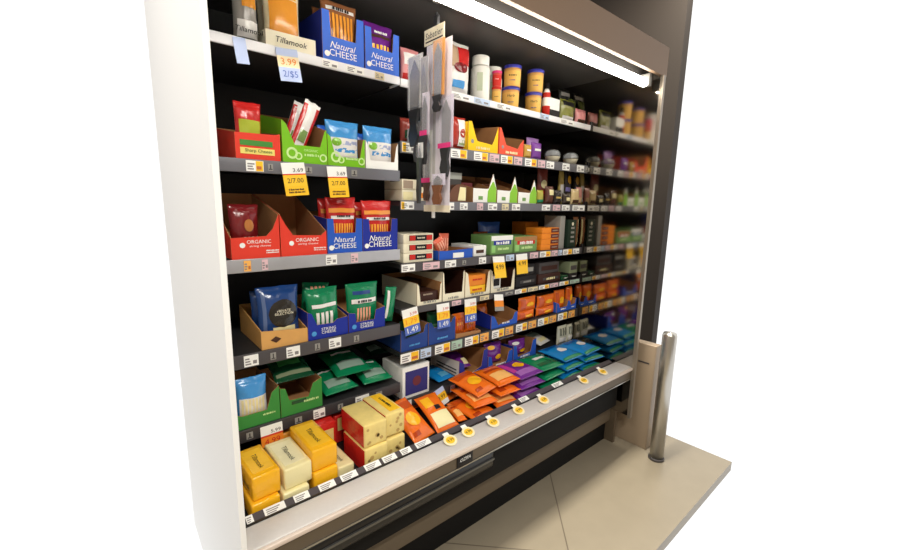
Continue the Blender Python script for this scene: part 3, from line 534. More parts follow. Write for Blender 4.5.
for k, (p0, p1, pt, dy, m, tx, lb) in enumerate(((515.5, 536, 277, .012, INK, GREYC, 'black cheese box with grey lettering right of the cream cartons'), (538, 560, 275, .012, CHOC, PALE, 'dark brown box with gold lettering in the row of black boxes'), (561.5, 568, 276, .012, DGRNF, WHITE, 'dark green box right of the dark brown box'), (568.7, 579.5, 274, .012, INK, WHITE, 'black box with white dot near the end of the fifth right shelf'))):
    t, a, w, h = rbox(lb, p0, p1, None, pt, 4, m, dy=dy, d=.12, panels=((.2, .9, .35, .6, DGREY),), txt=[('~1', .4, tx, .55, .48)])
    z1 = a.z+h
    if k in (0, 1, 3):
        l2 = ('black box with silver edge lying on the grey-lettered black box', 'dark grey box lying on the dark brown box', 'pale green and grey box on the black box with white dot')[(0, 1, None, 2)[k]]
        t, _, w2, h2 = rbox(l2, p0+.5, p1-2, None, pt-11.5, 4, (INK, DGREY, None, card('grey_green', (120, 130, 110)))[k], dy=.016, d=.11, z0=z1+.001, panels=((.1, .9, .3, .7, (GREYC, CHOC, None, DGREY)[k]),))
# ---- sixth shelf
for k, (p0, p1, nm, l2) in enumerate(((401, 427.5, 'left', 'dark green bag behind the hanging tags in the left blue carton'), (428.5, 455, 'right', 'dark green bag in the right blue carton under the hanging tag'))):
    t, a, w = rcarton('deep blue carton, %s of the pair under the hanging blue and white tags' % nm, p0, p1, [(0, (331, 323)[k]), (.1, (331, 323)[k]), (.2, (338, 328)[k]), (.84, (332, 322)[k]), (.9, (325, 318)[k]), (1, (323, 316)[k])], 5, card('deep_blue', (34, 66, 140)), hb=.10, txt=[('~1', .4, SKYF, .5, .022)])
    inbag(l2, a, w, .8, (322, 313)[k], DGRNF, [('r', film('greenish', (70, 120, 80)), 'label', .1, .9, .4, .6)], seed=100+k)
t, a, w = rcarton('low kraft tray with orange cheese bags right of the deep blue pair', 456, 480.5, [(0, 334), (1, 330)], 5, KRAFT, hb=.03, d=.2, name='display_tray')
for k, (u, lb) in enumerate(((.26, 'orange cheese bag at the left in the low kraft tray'), (.74, 'orange cheese bag at the right in the low kraft tray'))):
    bag(lb, (a.x+w*u, a.y+.035, a.z+.006), w*.46, .10-.012*k, .03, ORGF, [('s', film('deep_orange', (200, 80, 20)), 'print', .1, .9, .2, .8, 4), ('r', YELF, 'label', .2, .7, .45, .6)], seed=104+k)
t, a, w = rcarton('royal blue carton with an empty brown inside on the sixth right shelf', 491, 517, [(0, 316), (.12, 317), (.26, 325), (.8, 319), (.9, 312), (1, 311)], 5, BLUC, hb=.10, d=.28, side=BLUD, txt=[('~1', .3, WHITE, .55, .02)])
bag('single orange cheese bag at the left inside the empty royal blue carton', (a.x+w*.3, a.y+.12, a.z+.006), w*.4, .09, .03, ORGF, seed=107, rot=(-.15, 0, 0))
OB = [('e', YELF, 'label', .55, .5, .22, .16), ('r', film('deep_orange', (0, 0, 0)), 'print', .05, .3, .1, .9)]
for k, (p0, p1, pb, pt, lb) in enumerate(((518.5, 535, None, 313, 'orange cheese pack at the bottom left of the stacked orange packs'), (519, 536, 0, 299, 'orange cheese pack at the top left of the stacked orange packs'), (537, 555, None, 309, 'orange cheese pack at the bottom right of the stacked orange packs'), (537.5, 554.5, 0, 297, 'orange cheese pack at the top right of the stacked orange packs'))):
    a, w = span(p0, p1, 5, .02); z0 = a.z if pb is None else ZTOP+.001; zt = ZA(pt, a.x, a.y); ZTOP = zt
    bag(lb, (a.x+w/2, a.y+.012, z0), w, zt-z0, .034, ORGF, OB, seed=110+k, cat='cheese pack', name='cheese_pack', group='stacked orange packs')
for k, (p0, p1, pc, pp, lb, l2) in enumerate(((556.5, 569, 308, 303, 'blue carton with orange bag, left of two at the sixth shelf end', 'orange bag standing in the left blue carton at the shelf end'), (574, 586, 305, 301, 'blue carton with orange bag, right of two at the sixth shelf end', 'orange bag standing in the right blue carton at the shelf end'))):
    t, a, w = rcarton(lb, p0, p1, [(0, pp), (.14, pp+1), (.24, pc), (.8, pc-2), (.88, pp-2), (1, pp-3)], 5, BLUC, hb=.07, d=.2, txt=[('~1', .4, WHITE, .5, .016)])
    inbag(l2, a, w, .82, (291, 287)[k], ORGF, OB, seed=116+k)
# ---- lowest right shelf
t, a, w, h = rbox('white box with framed navy picture panel on the lowest right shelf', 402.5, 429, None, 369, 6, WHITE, d=.16, panels=((.1, .93, .1, .86, card('navy_print', (54, 52, 120))),), dy=.006)
MB().lathe([(0, 0, card('plum', (110, 50, 60))), (.022, 0, WHITE)], 20).build('picture', t, (w*.52, -.0018, h*.5), (PI/2, 0, 0))
t2 = thing('cheese_bag', 'light blue bag lying flat between the white box and the navy carton', 'cheese bag', (at(443, 6, .02).x+.03, YS+.03, ZR[6]+.016), (-1.5, 0, .1)); bag_mesh(t2, .10, .15, .034, TEALF, [('r', film('pale_teal', (90, 170, 210)), 'label', .3, .8, .1, .3)], seed=120)
WPR = card('off_white_print', (226, 216, 206))
t, a, w = rcarton('navy carton with white printed side and a purple bag inside, lowest right shelf', 459, 487, [(0, 362), (.16, 364), (.2, 378), (.78, 366), (.86, 350), (1, 348)], 6, card('navy_front', (44, 56, 150)), side=WPR, hb=.075, d=.22, txt=[('~1', .3, WHITE, .55, .02)])
for q in (.012, .028, .044): MB().box(-.0012, -.0004, .02, .17, q, q+.006, DGREY).build('printed_line', t)
bag('purple cheese bag with a cream corner lying in the navy carton', (a.x+w*.36, a.y+.05, a.z+.03), w*.6, .12, .05, PURP, [('r', PALE, 'label', .6, .9, .08, .35)], rot=(-1.2, 0, 0), seed=121)
for k, (p0, p1, pl, pc, nm) in enumerate(((488, 512, 357, 367, 'left'), (513, 535.5, 346, 357, 'right'))):
    t, a, w = rcarton('blue carton of purple bags, %s of the two on the lowest right shelf' % nm, p0, p1, [(0, pl), (.12, pl), (.2, pc), (.76, pc-6), (.84, pl-6), (1, pl-8)], 6, BLUC, side=BLUD, hb=.07, d=.22, txt=[('~1', .4, WHITE, .5, .018)])
    bag('purple cheese bag with yellow patches in the %s blue carton' % nm, (a.x+w*.42, a.y+.045, a.z+.012), w*.72, .105-.02*k, .04, PURP, [('e', YELF, 'label', .72, .3, .2, .12), ('e', YELF if k == 0 else WHTF, 'label', .3, .8, .2, .1)], seed=122+k, rot=(-.1, .05, 0))
t2 = thing('cheese_bag', 'white and grey bag lying flat right of the purple bag cartons', 'cheese bag', (at(548, 6, .04).x, YS+.06, ZR[6]+.02), (-1.35, 0, .2)); bag_mesh(t2, .13, .13, .035, WHTF, [('r', film('mint_grey', (150, 170, 160)), 'label', .1, .9, .5, .8), ('r', PALE, 'label', .2, .8, .1, .3)], seed=125)
bag('violet and white bag lying on the right carton of purple bags', (at(503, 6, .1).x+.06, YS+.13, ZR[6]+.085), .12, .1, .03, WHTF, [('r', PURP, 'label', .05, .95, .05, .4)], rot=(-1.2, 0, 0), seed=126)
PW = film('pearl_film', (206, 206, 186))
for k, (p0, p1, pt, lb) in enumerate(((557, 566, 327, 'pearl white cheese pack with grey print, left of two near the lowest shelf end'), (566.5, 575, 325, 'pearl white cheese pack with grey print, right of two near the lowest shelf end'))):
    rbag(lb, p0, p1, pt, 6, PW, [('s', film('grey_ink', (120, 124, 110)), 'print', .1, .9, .5, .9, 3), ('r', WHTF, 'label', .1, .9, .15, .4)], dy=.02, d=.03, seed=127+k, cat='cheese pack', name='cheese_pack')

# ================================================================== bottom deck
DZ = .448
b = MB(); b.prism([(1.0905, .484), (1.118, .495), (1.118, .450), (1.0905, .450)], .235, XR-.02, lambda y, z, c: (c, y, z), BLACK, BLACK, mat('charcoal_strip', (72, 66, 70), .5)); b.build('tag_strip', case)
def brick(label, x, y, z, w, h, l, m, rz=0, side=None, txt=None, lab=None, grp=None, name='cheese_block'):
    t = thing(name, label, 'cheese block', (x, y, z+.0008), (0, 0, rz), grp)
    MB().box(0, w, 0, l, 0, h, m, None, .006).build('block', t)
    if side: MB().box(-.0012, -.0002, .004, l-.004, .004, h-.004, side).build('side_wrap', t)
    if lab: MB().box(w*.12, w*.88, l*.12, l*.88, h, h+.0008, lab).build('label', t)
    if txt: text(txt, l*.5, INK, t, (w*.5, l*.45, h+.0018), (0, 0, -PI/2), hmax=w*.26)
    return t
G = 'cheese loaves at the left of the bottom deck'
WY = YELF; WW = PALE
brick('yellow cheese loaf, lower of the leftmost stack on the bottom deck', .248, 1.127, DZ, .078, .062, .17, WY, grp=G)
t = brick('yellow cheese loaf, upper of the leftmost stack with dark print', .256, 1.138, DZ+.063, .078, .073, .165, WY, .05, txt='Tillamook', lab=film('deep_yellow', (255, 196, 50)), grp=G)
text('Tillamook', .09, INK, t, (-.0012, .07, .03), (PI/2, 0, -PI/2), hmax=.02)
brick('pale cream loaf, lower one beside the leftmost yellow stack', .334, 1.127, DZ, .078, .056, .16, WW, grp=G)
brick('pale cream loaf lettered Tillamook on top, upper one beside the yellow stack', .343, 1.138, DZ+.057, .084, .066, .175, WW, .03, txt='Tillamook', lab=film('pale_label', (248, 238, 196)), grp=G)
brick('yellow loaf, lower of the second yellow stack', .428, 1.130, DZ, .078, .078, .16, WY, grp=G, lab=ORCH)
brick('yellow loaf lettered Tillamook, upper of the second yellow stack', .428, 1.139, DZ+.079, .082, .07, .19, WY, .02, txt='Tillamook', lab=film('deep_yellow', (0, 0, 0)), grp=G)
brick('yellow loaf lying at the back of the cream loaf', .40, 1.36, DZ, .075, .11, .15, ORCH, 0, grp=G)
brick('pale cream loaf with dark print in front of the red-sided cheese wedges', .515, 1.150, DZ, .058, .05, .14, WW, .02, txt='Tillamook', grp=G)
G = 'holey cheese blocks with red sides'
RS = film('red_wax', (206, 40, 34))
for k, (x, y, z, w, h, l, lb) in enumerate(((.602, 1.130, DZ, .088, .088, .16, 'holey cheese block with red side, lower left of the four'), (.604, 1.138, DZ+.089, .088, .082, .17, 'holey cheese block with red side, upper left of the four'),
        (.694, 1.146, DZ, .078, .082, .15, 'holey cheese block, lower right of the four'), (.696, 1.152, DZ+.089, .078, .084, .17, 'holey cheese block with yellow label on top, upper right of the four'))):
    t = brick(lb, x, y, z, w, h, l, SWISS, .0, side=RS, grp=G)
    if k == 3: MB().box(w*.35, w*.9, l*.1, l*.95, h, h+.001, YEL).build('label', t); text('~1', l*.5, INK, t, (w*.62, l*.5, h+.002), (0, 0, -PI/2), hmax=.014)
    for q in range(6):
        u, v = random.uniform(.12, .88)*w, random.uniform(.12, .88)*h
        MB().lathe([(0, 0, mat('hole_tan', (196, 160, 92), .5)), (random.uniform(.004, .008), 0, SWISS)], 12).build('hole', t, (u, -.0008, v), (PI/2, 0, 0))
for k, (x, y, z, lb) in enumerate(((.60, 1.36, DZ, 'red-wrapped cheese block at the back behind the holey blocks'), (.515, 1.31, DZ, 'red-wrapped cheese block with a tan end, in the gap left of the holey blocks'))):
    t = brick(lb, x, y, z, .07, (.11, .125)[k], .14, RS); MB().box(.012, .058, -.0012, -.0002, .05, .10, SWISS).build('cut_face', t)
# loose bags: (label, film, x, y, z, w, l, d, rot, regions)
def loose(label, m, x, y, z, w, l, d, rz, tilt=-1.5, roll_=0, reg=(), seed=0, grp=None):
    return bag(label, (x, y, z), w, l, d, m, reg, (tilt, roll_, rz), seed, 'cheese bag', grp)
OR1 = [('r', film('deep_orange', (0, 0, 0)), 'print', .05, .95, .7, .9), ('e', YELF, 'label', .5, .45, .3, .16), ('r', film('burnt', (180, 66, 20)), 'print', .1, .4, .1, .2)]
OR2 = [('r', film('pale_apricot', (250, 190, 110)), 'window', .12, .88, .15, .5), ('r', film('burnt', (0, 0, 0)), 'print', .1, .8, .62, .72)]
G = 'orange cheese bags on the bottom deck'
loose('orange bag leaning down toward the rail right of the holey cheese', ORGF, .868, 1.15, DZ+.024, .11, .19, .033, .2, -1.05, 0, OR1, 130, G)
loose('orange bag with a pale window sloping beside the leaning one', ORGF, .982, 1.150, DZ+.022, .11, .18, .03, .0, -1.12, 0, [('r', PALE, 'window', .1, .9, .08, .45), ('r', INK, 'label', .45, .7, .5, .62), ('r', YELF, 'label', .1, .5, .62, .9)], 131, G)
loose('orange bag standing at the back below the tilted price tag', ORGF, .94, 1.37, DZ+.022, .12, .14, .034, 0, -1.5, 0, OR1, 132, G)
loose('orange bag lying crosswise in front of the black gap', ORGF, 1.058, 1.15, DZ+.032, .04, .12, .03, -.2, -1.5, 0, OR2, 133, G)
k = 0
for x, y, z, rz, rg, lb in ((1.175, 1.130, .020, .1, OR1, 'orange bag at the front left bottom of the big orange pile'), (1.322, 1.130, .020, -.1, OR2, 'orange bag at the front right bottom of the big orange pile'),
        (1.17, 1.34, .022, .1, OR2, 'orange bag at the back left of the big orange pile'), (1.31, 1.34, .022, -.1, OR1, 'orange bag at the back right of the big orange pile'),
        (1.19, 1.145, .063, -.06, OR2, 'orange bag in the second layer of the big orange pile, left'), (1.34, 1.142, .073, .0, OR1, 'orange bag in the second layer of the big orange pile, right'),
        (1.215, 1.165, .106, .15, OR1, 'orange bag in the third layer of the big orange pile, left'), (1.345, 1.155, .115, -.04, OR2, 'orange bag in the third layer of the big orange pile, right')):
    loose(lb, ORGF, x, y, DZ+z, .135, .175, .034, rz, -1.50+.08*math.sin(k*2.3), .05*math.sin(k*1.7), rg, 135+k, G); k += 1
k += 1
PR = [('e', YELF, 'label', .55, .55, .22, .14), ('r', film('pale_purple', (160, 100, 180)), 'print', .1, .9, .1, .3), ('r', film('magenta', (190, 60, 150)), 'print', .05, .2, .3, .9)]
GR = [('r', WHTF, 'label', .25, .75, .5, .62), ('r', film('deep_green', (10, 90, 58)), 'print', .1, .9, .15, .3)]
BR = [('e', WHTF, 'label', .55, .5, .2, .13), ('r', film('deep_teal', (10, 90, 170)), 'print', .08, .92, .72, .9), ('r', GRNF, 'print', .02, .98, .03, .12)]
for g, (m, rg, q) in enumerate(((PURP, PR, ((1.485, 1.13, .02, .08, 'purple bag lying at the front right of the orange pile'), (1.475, 1.345, .022, -.1, 'purple bag lying at the back right of the orange pile'), (1.50, 1.140, .063, -.04, 'upper purple bag with a yellow spot on the bottom deck'), (1.50, 1.152, .109, .0, 'topmost purple bag of the bottom deck'))),
        (GRNF, GR, ((1.66, 1.132, .02, .05, 'green bag lying at the front between purple and blue bags'), (1.645, 1.345, .022, -.1, 'green bag lying at the back beside the purple bags'), (1.674, 1.14, .063, .05, 'middle green bag with a white label between purple and blue bags'), (1.665, 1.152, .106, -.05, 'topmost green bag of the bottom deck'))),
        (TEALF, BR, ((1.835, 1.13, .02, .05, 'light blue bag lying at the front of the blue group'), (1.82, 1.345, .022, -.1, 'light blue bag lying at the back of the blue group'), (1.85, 1.14, .067, .04, 'middle light blue bag with a white oval'), (1.85, 1.152, .112, .0, 'topmost light blue bag of the left blue stack'), (2.02, 1.14, .02, -.05, 'light blue bag lying next to the glass end panel'), (2.02, 1.345, .022, .05, 'light blue bag at the back next to the glass end panel'), (2.035, 1.14, .067, -.1, 'upper light blue bag near the glass end panel'), (2.04, 1.152, .106, .063, 'topmost light blue bag near the glass end panel'))))):
    for x, y, z, rz, lb in q:
        loose(lb, m, x, y, DZ+z, .168, .18, .034, rz, -1.54+.02*math.sin(k*1.9), 0, rg, 150+k, ('purple', 'green', 'light blue')[g]+' cheese bags on the bottom deck'); k += 1

# ================================================================== hanging clip strip of kitchen knives
sx = .905; sy0, sz0 = 1.228, 1.90
def yz(px, py, X=sx):     # point of the strip's plane (the strip hangs at right angles to the shelf)
    d = fw+R*((px-CX)/F)-U*((py-CY)/F); return d.y*X/d.x, H+d.z*X/d.x
PLAST = mat('frosted_blister', (228, 226, 232), .2, alpha=.12); BLADE = mat('knife_blade_grey', (150, 150, 154), .3, metal=.4); HANDLE = mat('black_handle', (46, 46, 48), .45); LILAC = card('lilac_card', (222, 214, 228)); SILV = card('silver_card', (232, 232, 230))
ROT = (0, 0, -PI/2)       # local x runs out from the shelf towards the aisle, printed side faces left along the case
def lx(y): return sy0-y
t = thing('clip_strip', 'white clip strip with a lettered header card hanging in front of the shelves', 'clip strip', (sx, sy0, 1.30), ROT)
(ya, za), (yb_, zb) = yz(421.5, 38), yz(441, 24)
MB().box(0, .108, 0, .0015, .576, .626, CREAM).build('header_card', t)
text('Sabatier', .092, INK, t, (.054, -.0012, .604), shear=.15, hmax=.026); MB().box(.008, .10, -.0008, 0, .584, .588, INK).build('printed_line', t)
MB().box(.05, .066, .002, .0035, .02, .60, mat('strip_plastic', (220, 218, 214), .3, alpha=.7)).build('strip', t)
MB().box(.004, .150, .0005, .002, .022, .045, CREAM).build('bottom_plate', t); MB().box(.012, .146, .0022, .003, .045, .575, mat('frosted_sheet', (226, 220, 228), .3)).build('backing_sheet', t); MB().box(.05, .068, .001, .0025, 0, .022, SILV).build('tail', t)
MB().box(.046, .07, .0, .012, .626, .66, HANDLE, bev=.003).build('hook', t); MB().box(.054, .062, .003, .009, .66, .668, HANDLE).build('hook', t)
def knife(label, x0, x1, z0, z1, zc, mcard, mh, k, edge=None, wedge=False):
    t = thing('knife_pack', label, 'knife pack', (sx-.0045-.0155*k, sy0-x0, 1.30+z0), ROT, 'knife packs on the clip strip'); w, h = x1-x0, z1-z0; zc -= z0
    MB().box(0, w, .006, .0075, zc, h, mcard).build('backing_card', t)
    MB().prism([(w*.2, zc*.98), (w*.8, zc*.98), (w*.86, h*.8), (w*.5, h*.95), (w*.2, h*.8)], .001, .003, lambda x, z, c: (x, c, z), BLADE, BLADE, BLADE).build('blade', t)
    MB().prism([(w*.3, 0), (w*.7, 0), (w*.84, zc*.3), (w*.72, zc*.6), (w*.86, zc), (w*.14, zc), (w*.28, zc*.6), (w*.16, zc*.3)], -.004, .0055, lambda x, z, c: (x, c, z), mh, mh, mh).build('handle', t)
    MB().box(w*.06, w*.94, -.003, -.002, zc+(h-zc)*.04, h*.97, PLAST, bev=.0008).build('blister', t)
    if edge: MB().box(0, w, -.0045, -.003, zc-.002, zc+.014, edge).build('card_edge', t)
    return t
knife('knife pack with grey blade and long dark handle in the middle of the strip', 0.022, 0.062, 0.2, 0.53, 0.37, card('grey_backing', (178, 176, 180)), HANDLE, 2)
knife('knife pack with silver card at the far side of the strip', -0.075, 0.01, 0.25, 0.555, 0.375, SILV, HANDLE, 1)
knife('knife pack with orange-tan card near the top of the strip', 0.068, 0.128, 0.35, 0.572, 0.4, card('tan_orange_card', (226, 160, 92)), HANDLE, 1)
knife('knife pack with lilac card and pink lower edge at the aisle side', 0.092, 0.158, 0.14, 0.4, 0.235, LILAC, HANDLE, 0, PINK)
knife('knife pack with white card and pink lower edge in the centre', 0.052, 0.09, 0.18, 0.41, 0.275, card('pale_lilac_card', (222, 214, 226)), HANDLE, 3, PINK)
knife('lowest knife pack with white card and pink edge left of the dark handle', 0, 0.048, 0.06, 0.3, 0.125, WHITE, card('dim_brown', (90, 70, 60)), 0, PINK)
knife('lowest knife pack with brown lower part at the aisle side', .07, .14, .047, .15, .112, LILAC, card('leather_brown', (128, 84, 58)), 1)
knife('knife pack with a long charcoal handle hanging to the bottom of the strip', 0.05, 0.078, 0.05, 0.25, 0.2, SILV, mat('charcoal_handle', (58, 62, 62), .4), 4)
knife('knife pack with dark slanted handle at the far left of the strip', -0.06, -0.015, 0.2, 0.34, 0.3, SILV, HANDLE, 0)

# ================================================================== price tags
TPRINT = card('tag_grey_print', (140, 136, 136))
ORD = ['first', 'second', 'third', 'fourth', 'fifth', 'sixth', 'seventh', 'eighth', 'ninth', 'tenth', 'eleventh', 'twelfth', 'thirteenth', 'fourteenth', 'fifteenth', 'sixteenth', 'seventeenth', 'eighteenth']
def bars(b, x0, x1, z0, z1, m, n=2, y=-.0012):
    hz = (z1-z0)/n
    for i in range(n): b.box(x0, x0+(x1-x0)*(.95-.25*((i*7+int(x1*1e4)) % 3)/2), y, y+.0004, z0+hz*i, z0+hz*(i+.55), m)
KN = dict(w='white', wy='white-yellow', yw='yellow-white', o='orange', p='pale pink', d='small grey badge', g='green-white', b='pale blue', c='beige')
KC = dict(w=WHITE, wy=WHITE, yw=WHITE, o=card('orange_tag', (244, 180, 90)), p=card('pink_tag', (226, 190, 196)), d=GREYC, g=card('mint_tag', (170, 200, 180)), b=card('pale_blue_tag', (190, 210, 235)), c=card('beige_tag', (226, 212, 170)))
def rail_tags(side, sh, lst, where):
    Z = (ZL if side == 'L' else ZR)[sh]; rh = (RAILL if side == 'L' else RAILR)[sh][1]; cnt = {}; g = 'price tags on the '+where
    for p0, p1, kd in lst:
        Y = YS-.0048; x0, x1 = XA(p0, Y, Z-rh/2), XA(p1, Y, Z-rh/2); w = x1-x0; z0, z1 = .1*rh, .92*rh
        if kd == 'd': z0, z1 = .22*rh, .76*rh
        cnt[kd] = cnt.get(kd, 0)+1
        t = thing('price_tag' if kd != 'd' else 'shelf_badge', '%s %s from the left on the %s' % (ORD[cnt[kd]-1], KN[kd]+(' price tag' if kd != 'd' else ''), where), 'price tag' if kd != 'd' else 'badge', (x0, Y, Z-rh), (0, 0, 0), g)
        b = MB(); b.box(0, w, -.0008, .0006, z0, z1, KC[kd])
        if kd == 'wy': b.box(w*.56, w*.97, -.0012, -.0008, z0+.001, z1-.001, YEL)
        if kd == 'yw': b.box(w*.02, w*.25, -.0012, -.0008, z0+.001, z1-.001, YEL)
        if kd == 'd': b.box(w*.15, w*.85, -.0014, -.0008, z0+.003, z0+.006, DGREY); b.box(w*.4, w*.6, -.0014, -.0008, z0+.006, z1-.003, DGREY)
        b.build('card', t)
        if kd != 'd':
            b = MB(); hz = z1-z0; bars(b, w*.08, w*.5, z0+hz*.15, z1-hz*.15, TPRINT, 3); bars(b, w*.6, w*.93, z0+hz*.2, z0+hz*.75, card('tag_rust_print', (200, 110, 60)) if kd in ('wy', 'o') else TPRINT, 1, -.0018); b.build('print', t)
rail_tags('L', 0, [(283, 292, 'b'), (322, 338, 'w'), (346, 364, 'w'), (375, 384, 'c')], 'top left shelf rail')
rail_tags('L', 1, [(246, 263.5, 'wy'), (268, 273, 'd'), (305, 312, 'd'), (351.5, 357, 'd')], 'second left shelf rail')
rail_tags('L', 2, [(244, 251, 'o'), (262, 268, 'p'), (326, 337, 'w'), (351, 358, 'p')], 'third left shelf rail')
rail_tags('L', 3, [(244, 258.5, 'w'), (270.5, 276, 'd'), (286.5, 300, 'w'), (315, 320, 'd'), (329, 341, 'w'), (354, 359, 'd')], 'fourth left shelf rail')
rail_tags('L', 4, [(246.5, 253, 'd'), (295, 302, 'd'), (313.5, 325, 'w'), (338, 343, 'd'), (355.5, 369, 'w'), (376, 382, 'd')], 'fifth left shelf rail')
rail_tags('R', 0, [(452, 470, 'w'), (474, 490, 'b'), (496, 512, 'w'), (540, 549, 'b'), (560, 574, 'w')], 'top right shelf rail')
rail_tags('R', 1, [(402, 417, 'yw'), (451, 467, 'wy'), (474, 488, 'wy'), (489.5, 499, 'p'), (501, 512.5, 'wy'), (514, 522, 'p'), (525, 536.5, 'wy'), (538, 545, 'p'), (546.5, 554, 'w'), (562.5, 569.5, 'w'), (577, 584, 'w'), (585.5, 589, 'd')], 'second right shelf rail')
rail_tags('R', 2, [(401, 414, 'yw'), (446, 454, 'w'), (460, 467.5, 'w'), (477, 483, 'p'), (488, 497, 'w'), (502, 508.5, 'c'), (512, 520, 'w'), (542, 550, 'w'), (553, 560, 'p'), (562, 569.5, 'w'), (572.5, 584.5, 'w')], 'third right shelf rail')
rail_tags('R', 3, [(401.5, 415, 'w'), (423, 439.5, 'p'), (445, 456, 'w'), (462.5, 466, 'd'), (479, 486, 'w'), (506, 514, 'b'), (530, 538, 'p'), (540, 550.5, 'wy'), (551.5, 557.5, 'p'), (558.5, 562, 'b'), (563, 572, 'wy'), (573, 579, 'w')], 'fourth right shelf rail')
rail_tags('R', 4, [(452, 461, 'p'), (480, 489, 'c'), (505.5, 512.5, 'd'), (515, 526.5, 'wy'), (528, 537.5, 'c'), (539, 549, 'wy'), (550, 558, 'p'), (559.5, 568.5, 'wy'), (570, 579, 'g')], 'fifth right shelf rail')
rail_tags('R', 5, [(400.5, 419, 'wy'), (420.5, 431, 'b'), (435, 450, 'wy'), (451.5, 462, 'g'), (465, 478.5, 'wy'), (480, 488.5, 'o'), (492, 504, 'wy'), (505.5, 513, 'o'), (516, 527, 'wy'), (528.5, 536, 'o'), (538, 548.5, 'wy'), (549.5, 556, 'o'), (558, 567, 'wy'), (568.5, 574.5, 'o')], 'sixth right shelf rail')
rail_tags('R', 6, [(400, 411.5, 'w'), (420, 427, 'd'), (450.5, 455, 'p'), (513, 518, 'w'), (536.5, 544, 'w'), (548.5, 559.5, 'wy'), (561.5, 571.5, 'wy')], 'lowest right shelf rail')
# tags on the slanted strip of the bottom deck
for i, (p0, p1) in enumerate(((246, 253), (264, 285), (294, 309), (319, 335), (341, 357), (365, 380), (383, 396), (401, 411), (416, 430), (520, 528), (553, 562))):
    x0, x1 = XA(p0, 1.105, .50), XA(p1, 1.105, .50)
    t = thing('price_tag', '%s white price tag from the left on the bottom deck strip' % ORD[i], 'price tag', (x0, 1.0925, .4855), (.38, 0, 0), 'price tags on the bottom deck strip')
    w = x1-x0; MB().box(0, w, 0, .026, .0004, .0012, WHITE).build('card', t)
    b = MB()
    for q in range(3): b.box(w*.1, w*(.55+.1*q), .005+.006*q, .008+.006*q, .0012, .0016, TPRINT)
    b.build('print', t)
def hang(label, X, Y, Z, w, tiers, rz=0, ry=0, rx=0):
    """paper tag hanging from (X, Y, Z): tiers = (height, material, text, text material)"""
    t = thing('hanging_price_tag', label, 'price tag', (X, Y, Z), (rx, ry, rz), 'hanging paper price tags'); z = 0
    for k, (h, m, s, tm) in enumerate(tiers):
        MB().box(0, w, -.0008-.0002*k, .0002, z-h, z, m).build(('header', 'price_panel', 'lower_panel', 'foot_panel')[k], t)
        if s: text(s, w*(.45 if k == 0 else .7), tm, t, (w*(.68 if k == 0 else .5), -.0022, z-h*(.68 if k == 0 else .5)), hmax=h*(.35 if k == 0 else .6))
        z -= h
    return t
def hang_at(label, side, sh, p0, p1, tiers, ry=0, rx=-.10):
    Z = (ZL if side == 'L' else ZR)[sh]-.004; Y = YS-.0072; x0, x1 = XA(p0, Y, Z), XA(p1, Y, Z); return hang(label, x0, Y, Z, x1-x0, tiers, 0, ry, rx)
BLUT = card('tag_blue_print', (84, 110, 190)); PBL = card('tag_pale_blue', (190, 205, 240)); PYL = card('tag_pale_yellow', (248, 232, 190)); REDB = card('tag_red_band', (214, 60, 40)); GLD = card('tag_golden', (250, 200, 50))
hang_at('pale yellow and blue tag hanging under the Tillamook tray on the top shelf', 'L', 0, 275, 297, [(.022, PBL, '', INK), (.032, PYL, '3.99', ORG), (.040, PBL, '2/$5', BLUT)], -.10)
hang_at('pale blue tag hanging at the very left of the top shelf rail', 'L', 0, 232, 245, [(.02, PBL, '', INK), (.05, PBL, '', INK)], -.1)
hang_at('yellow 2/7.00 tag hanging under the nearly empty lime green carton', 'L', 1, 280.5, 304, [(.034, WHITE, '3.69', DGREY), (.004, REDB, '', INK), (.034, GLD, '2/7.00', BROWN), (.030, YEL, '~2', BROWN)], -.09)
hang_at('yellow 2/7.00 tag hanging under the full lime green carton', 'L', 1, 326.5, 346, [(.034, WHITE, '3.69', DGREY), (.004, REDB, '', INK), (.034, GLD, '2/7.00', BROWN), (.030, YEL, '~2', BROWN)], -.05)
hang_at('white and orange tag hanging under the leftmost green carton on the lowest left rail', 'L', 4, 260, 282, [(.032, WHITE, '5.99', DGREY), (.006, REDB, '', INK), (.032, ORG, '4.99', RED)], -.0)
hang_at('yellow tag hanging below the blue-banded sage green box', 'R', 3, 492.5, 504, [(.028, WHITE, '', INK), (.045, YEL, '4.99', BROWN), (.03, GLD, '', INK)], .04, -.25)
hang_at('yellow tag hanging below the red-banded sage green box', 'R', 3, 516, 527, [(.03, WHITE, '', INK), (.035, YEL, '4.99', BROWN), (.035, GLD, '', INK)], 0, -.12)
for p0, p1, lb, ry in ((401.5, 417, 'leftmost white, yellow and blue tag hanging over the blue cartons', -.12), (436.5, 449, 'middle white, yellow and blue tag hanging over the blue cartons', 0), (464.5, 476, 'right white, yellow and blue tag hanging over the orange bags', .02)):
    hang_at(lb, 'R', 4, p0, p1, [(.034, WHITE, '3.99', RED), (.036, GLD, '1.79', ORG), (.036, BLUT, '1.49', WHITE)], ry)
hang_at('white and orange tag hanging tilted by the empty royal blue carton', 'R', 4, 494, 503, [(.03, WHITE, '', INK), (.03, ORG, '', INK), (.02, GREYC, '', INK)], .12, -.25)
hang_at('white and yellow tag hanging tilted over the black gap in the orange bags', 'R', 6, 433, 443, [(.022, PBL, '', INK), (.034, YEL, '4.99', BROWN), (.022, WHITE, '', INK)], -.3, -.3)
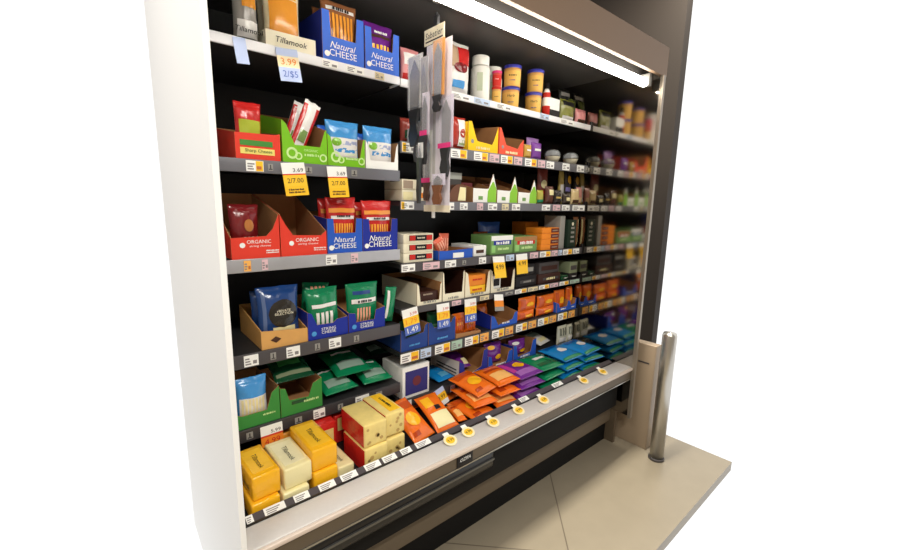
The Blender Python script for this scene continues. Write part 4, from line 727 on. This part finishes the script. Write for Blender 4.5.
# small round tags clipped on the ledge
for i, (px, y) in enumerate(((452.5, 1.058), (470.5, 1.058), (495.5, 1.05), (521, 1.05), (546, 1.045), (586, 1.05), (605, 1.05))):
    X = XA(px, y-.02, .497)
    t = thing('round_price_tag', '%s round yellow price tag from the left on the grey ledge' % ORD[i], 'price tag', (X, y-.03, .4895), (.35, 0, 0), 'round price tags on the ledge')
    n = 20; r = .024
    MB().prism([(r*1.15*math.cos(2*PI*q/n), r+r*math.sin(2*PI*q/n)) for q in range(n)], .0003, .0016, lambda x, y_, c: (x, y_, c), WHITE, PYL, PYL).build('disc', t)
    MB().prism([(r*.8*math.cos(2*PI*q/n), r+r*.62*math.sin(2*PI*q/n)) for q in range(n)], .0016, .0024, lambda x, y_, c: (x, y_, c), GLD, GLD, GLD).build('price_panel', t)
    text('4.99', r*1.2, BROWN, t, (0, r, .003), (0, 0, 0))
    MB().box(-.012, .012, r*1.9, r*2.5, .0003, .0014, WHITE).build('clip', t)

# ================================================================== light and world
w = bpy.data.worlds.new('world'); bpy.context.scene.world = w; w.use_nodes = True
w.node_tree.nodes['Background'].inputs['Color'].default_value = (1, 1, 1, 1); w.node_tree.nodes['Background'].inputs['Strength'].default_value = 1.0
def area(name, loc, rot, sx_, sy_, power, col=(1, 1, 1)):
    l = bpy.data.lights.new(name, 'AREA'); l.shape = 'RECTANGLE'; l.size = sx_; l.size_y = sy_; l.energy = power; l.color = col
    o = bpy.data.objects.new(name, l); C.objects.link(o); o.location = loc; o.rotation_euler = rot; return o
area('ceiling_lamp', (1.75, 1.0, 2.97), (0, 0, 0), 2.2, .03, 110, (1, .94, .82))
area('unseen_aisle_lamp', (.1, -.9, 2.97), (0, 0, 0), 1.0, .3, 70, (1, .96, .88))
area('unseen_aisle_lamp', (-.7, .7, 2.97), (0, 0, 0), .5, 1.2, 38, (1, .97, .92))  # added lamp without a known source; whitens the side panel and left faces
vs = bpy.context.scene.view_settings
bpy.context.scene.display_settings.display_device = 'sRGB'
vs.view_transform = 'Standard'; vs.look = 'None'; vs.gamma = 1; vs.use_curve_mapping = False; vs.exposure = .22
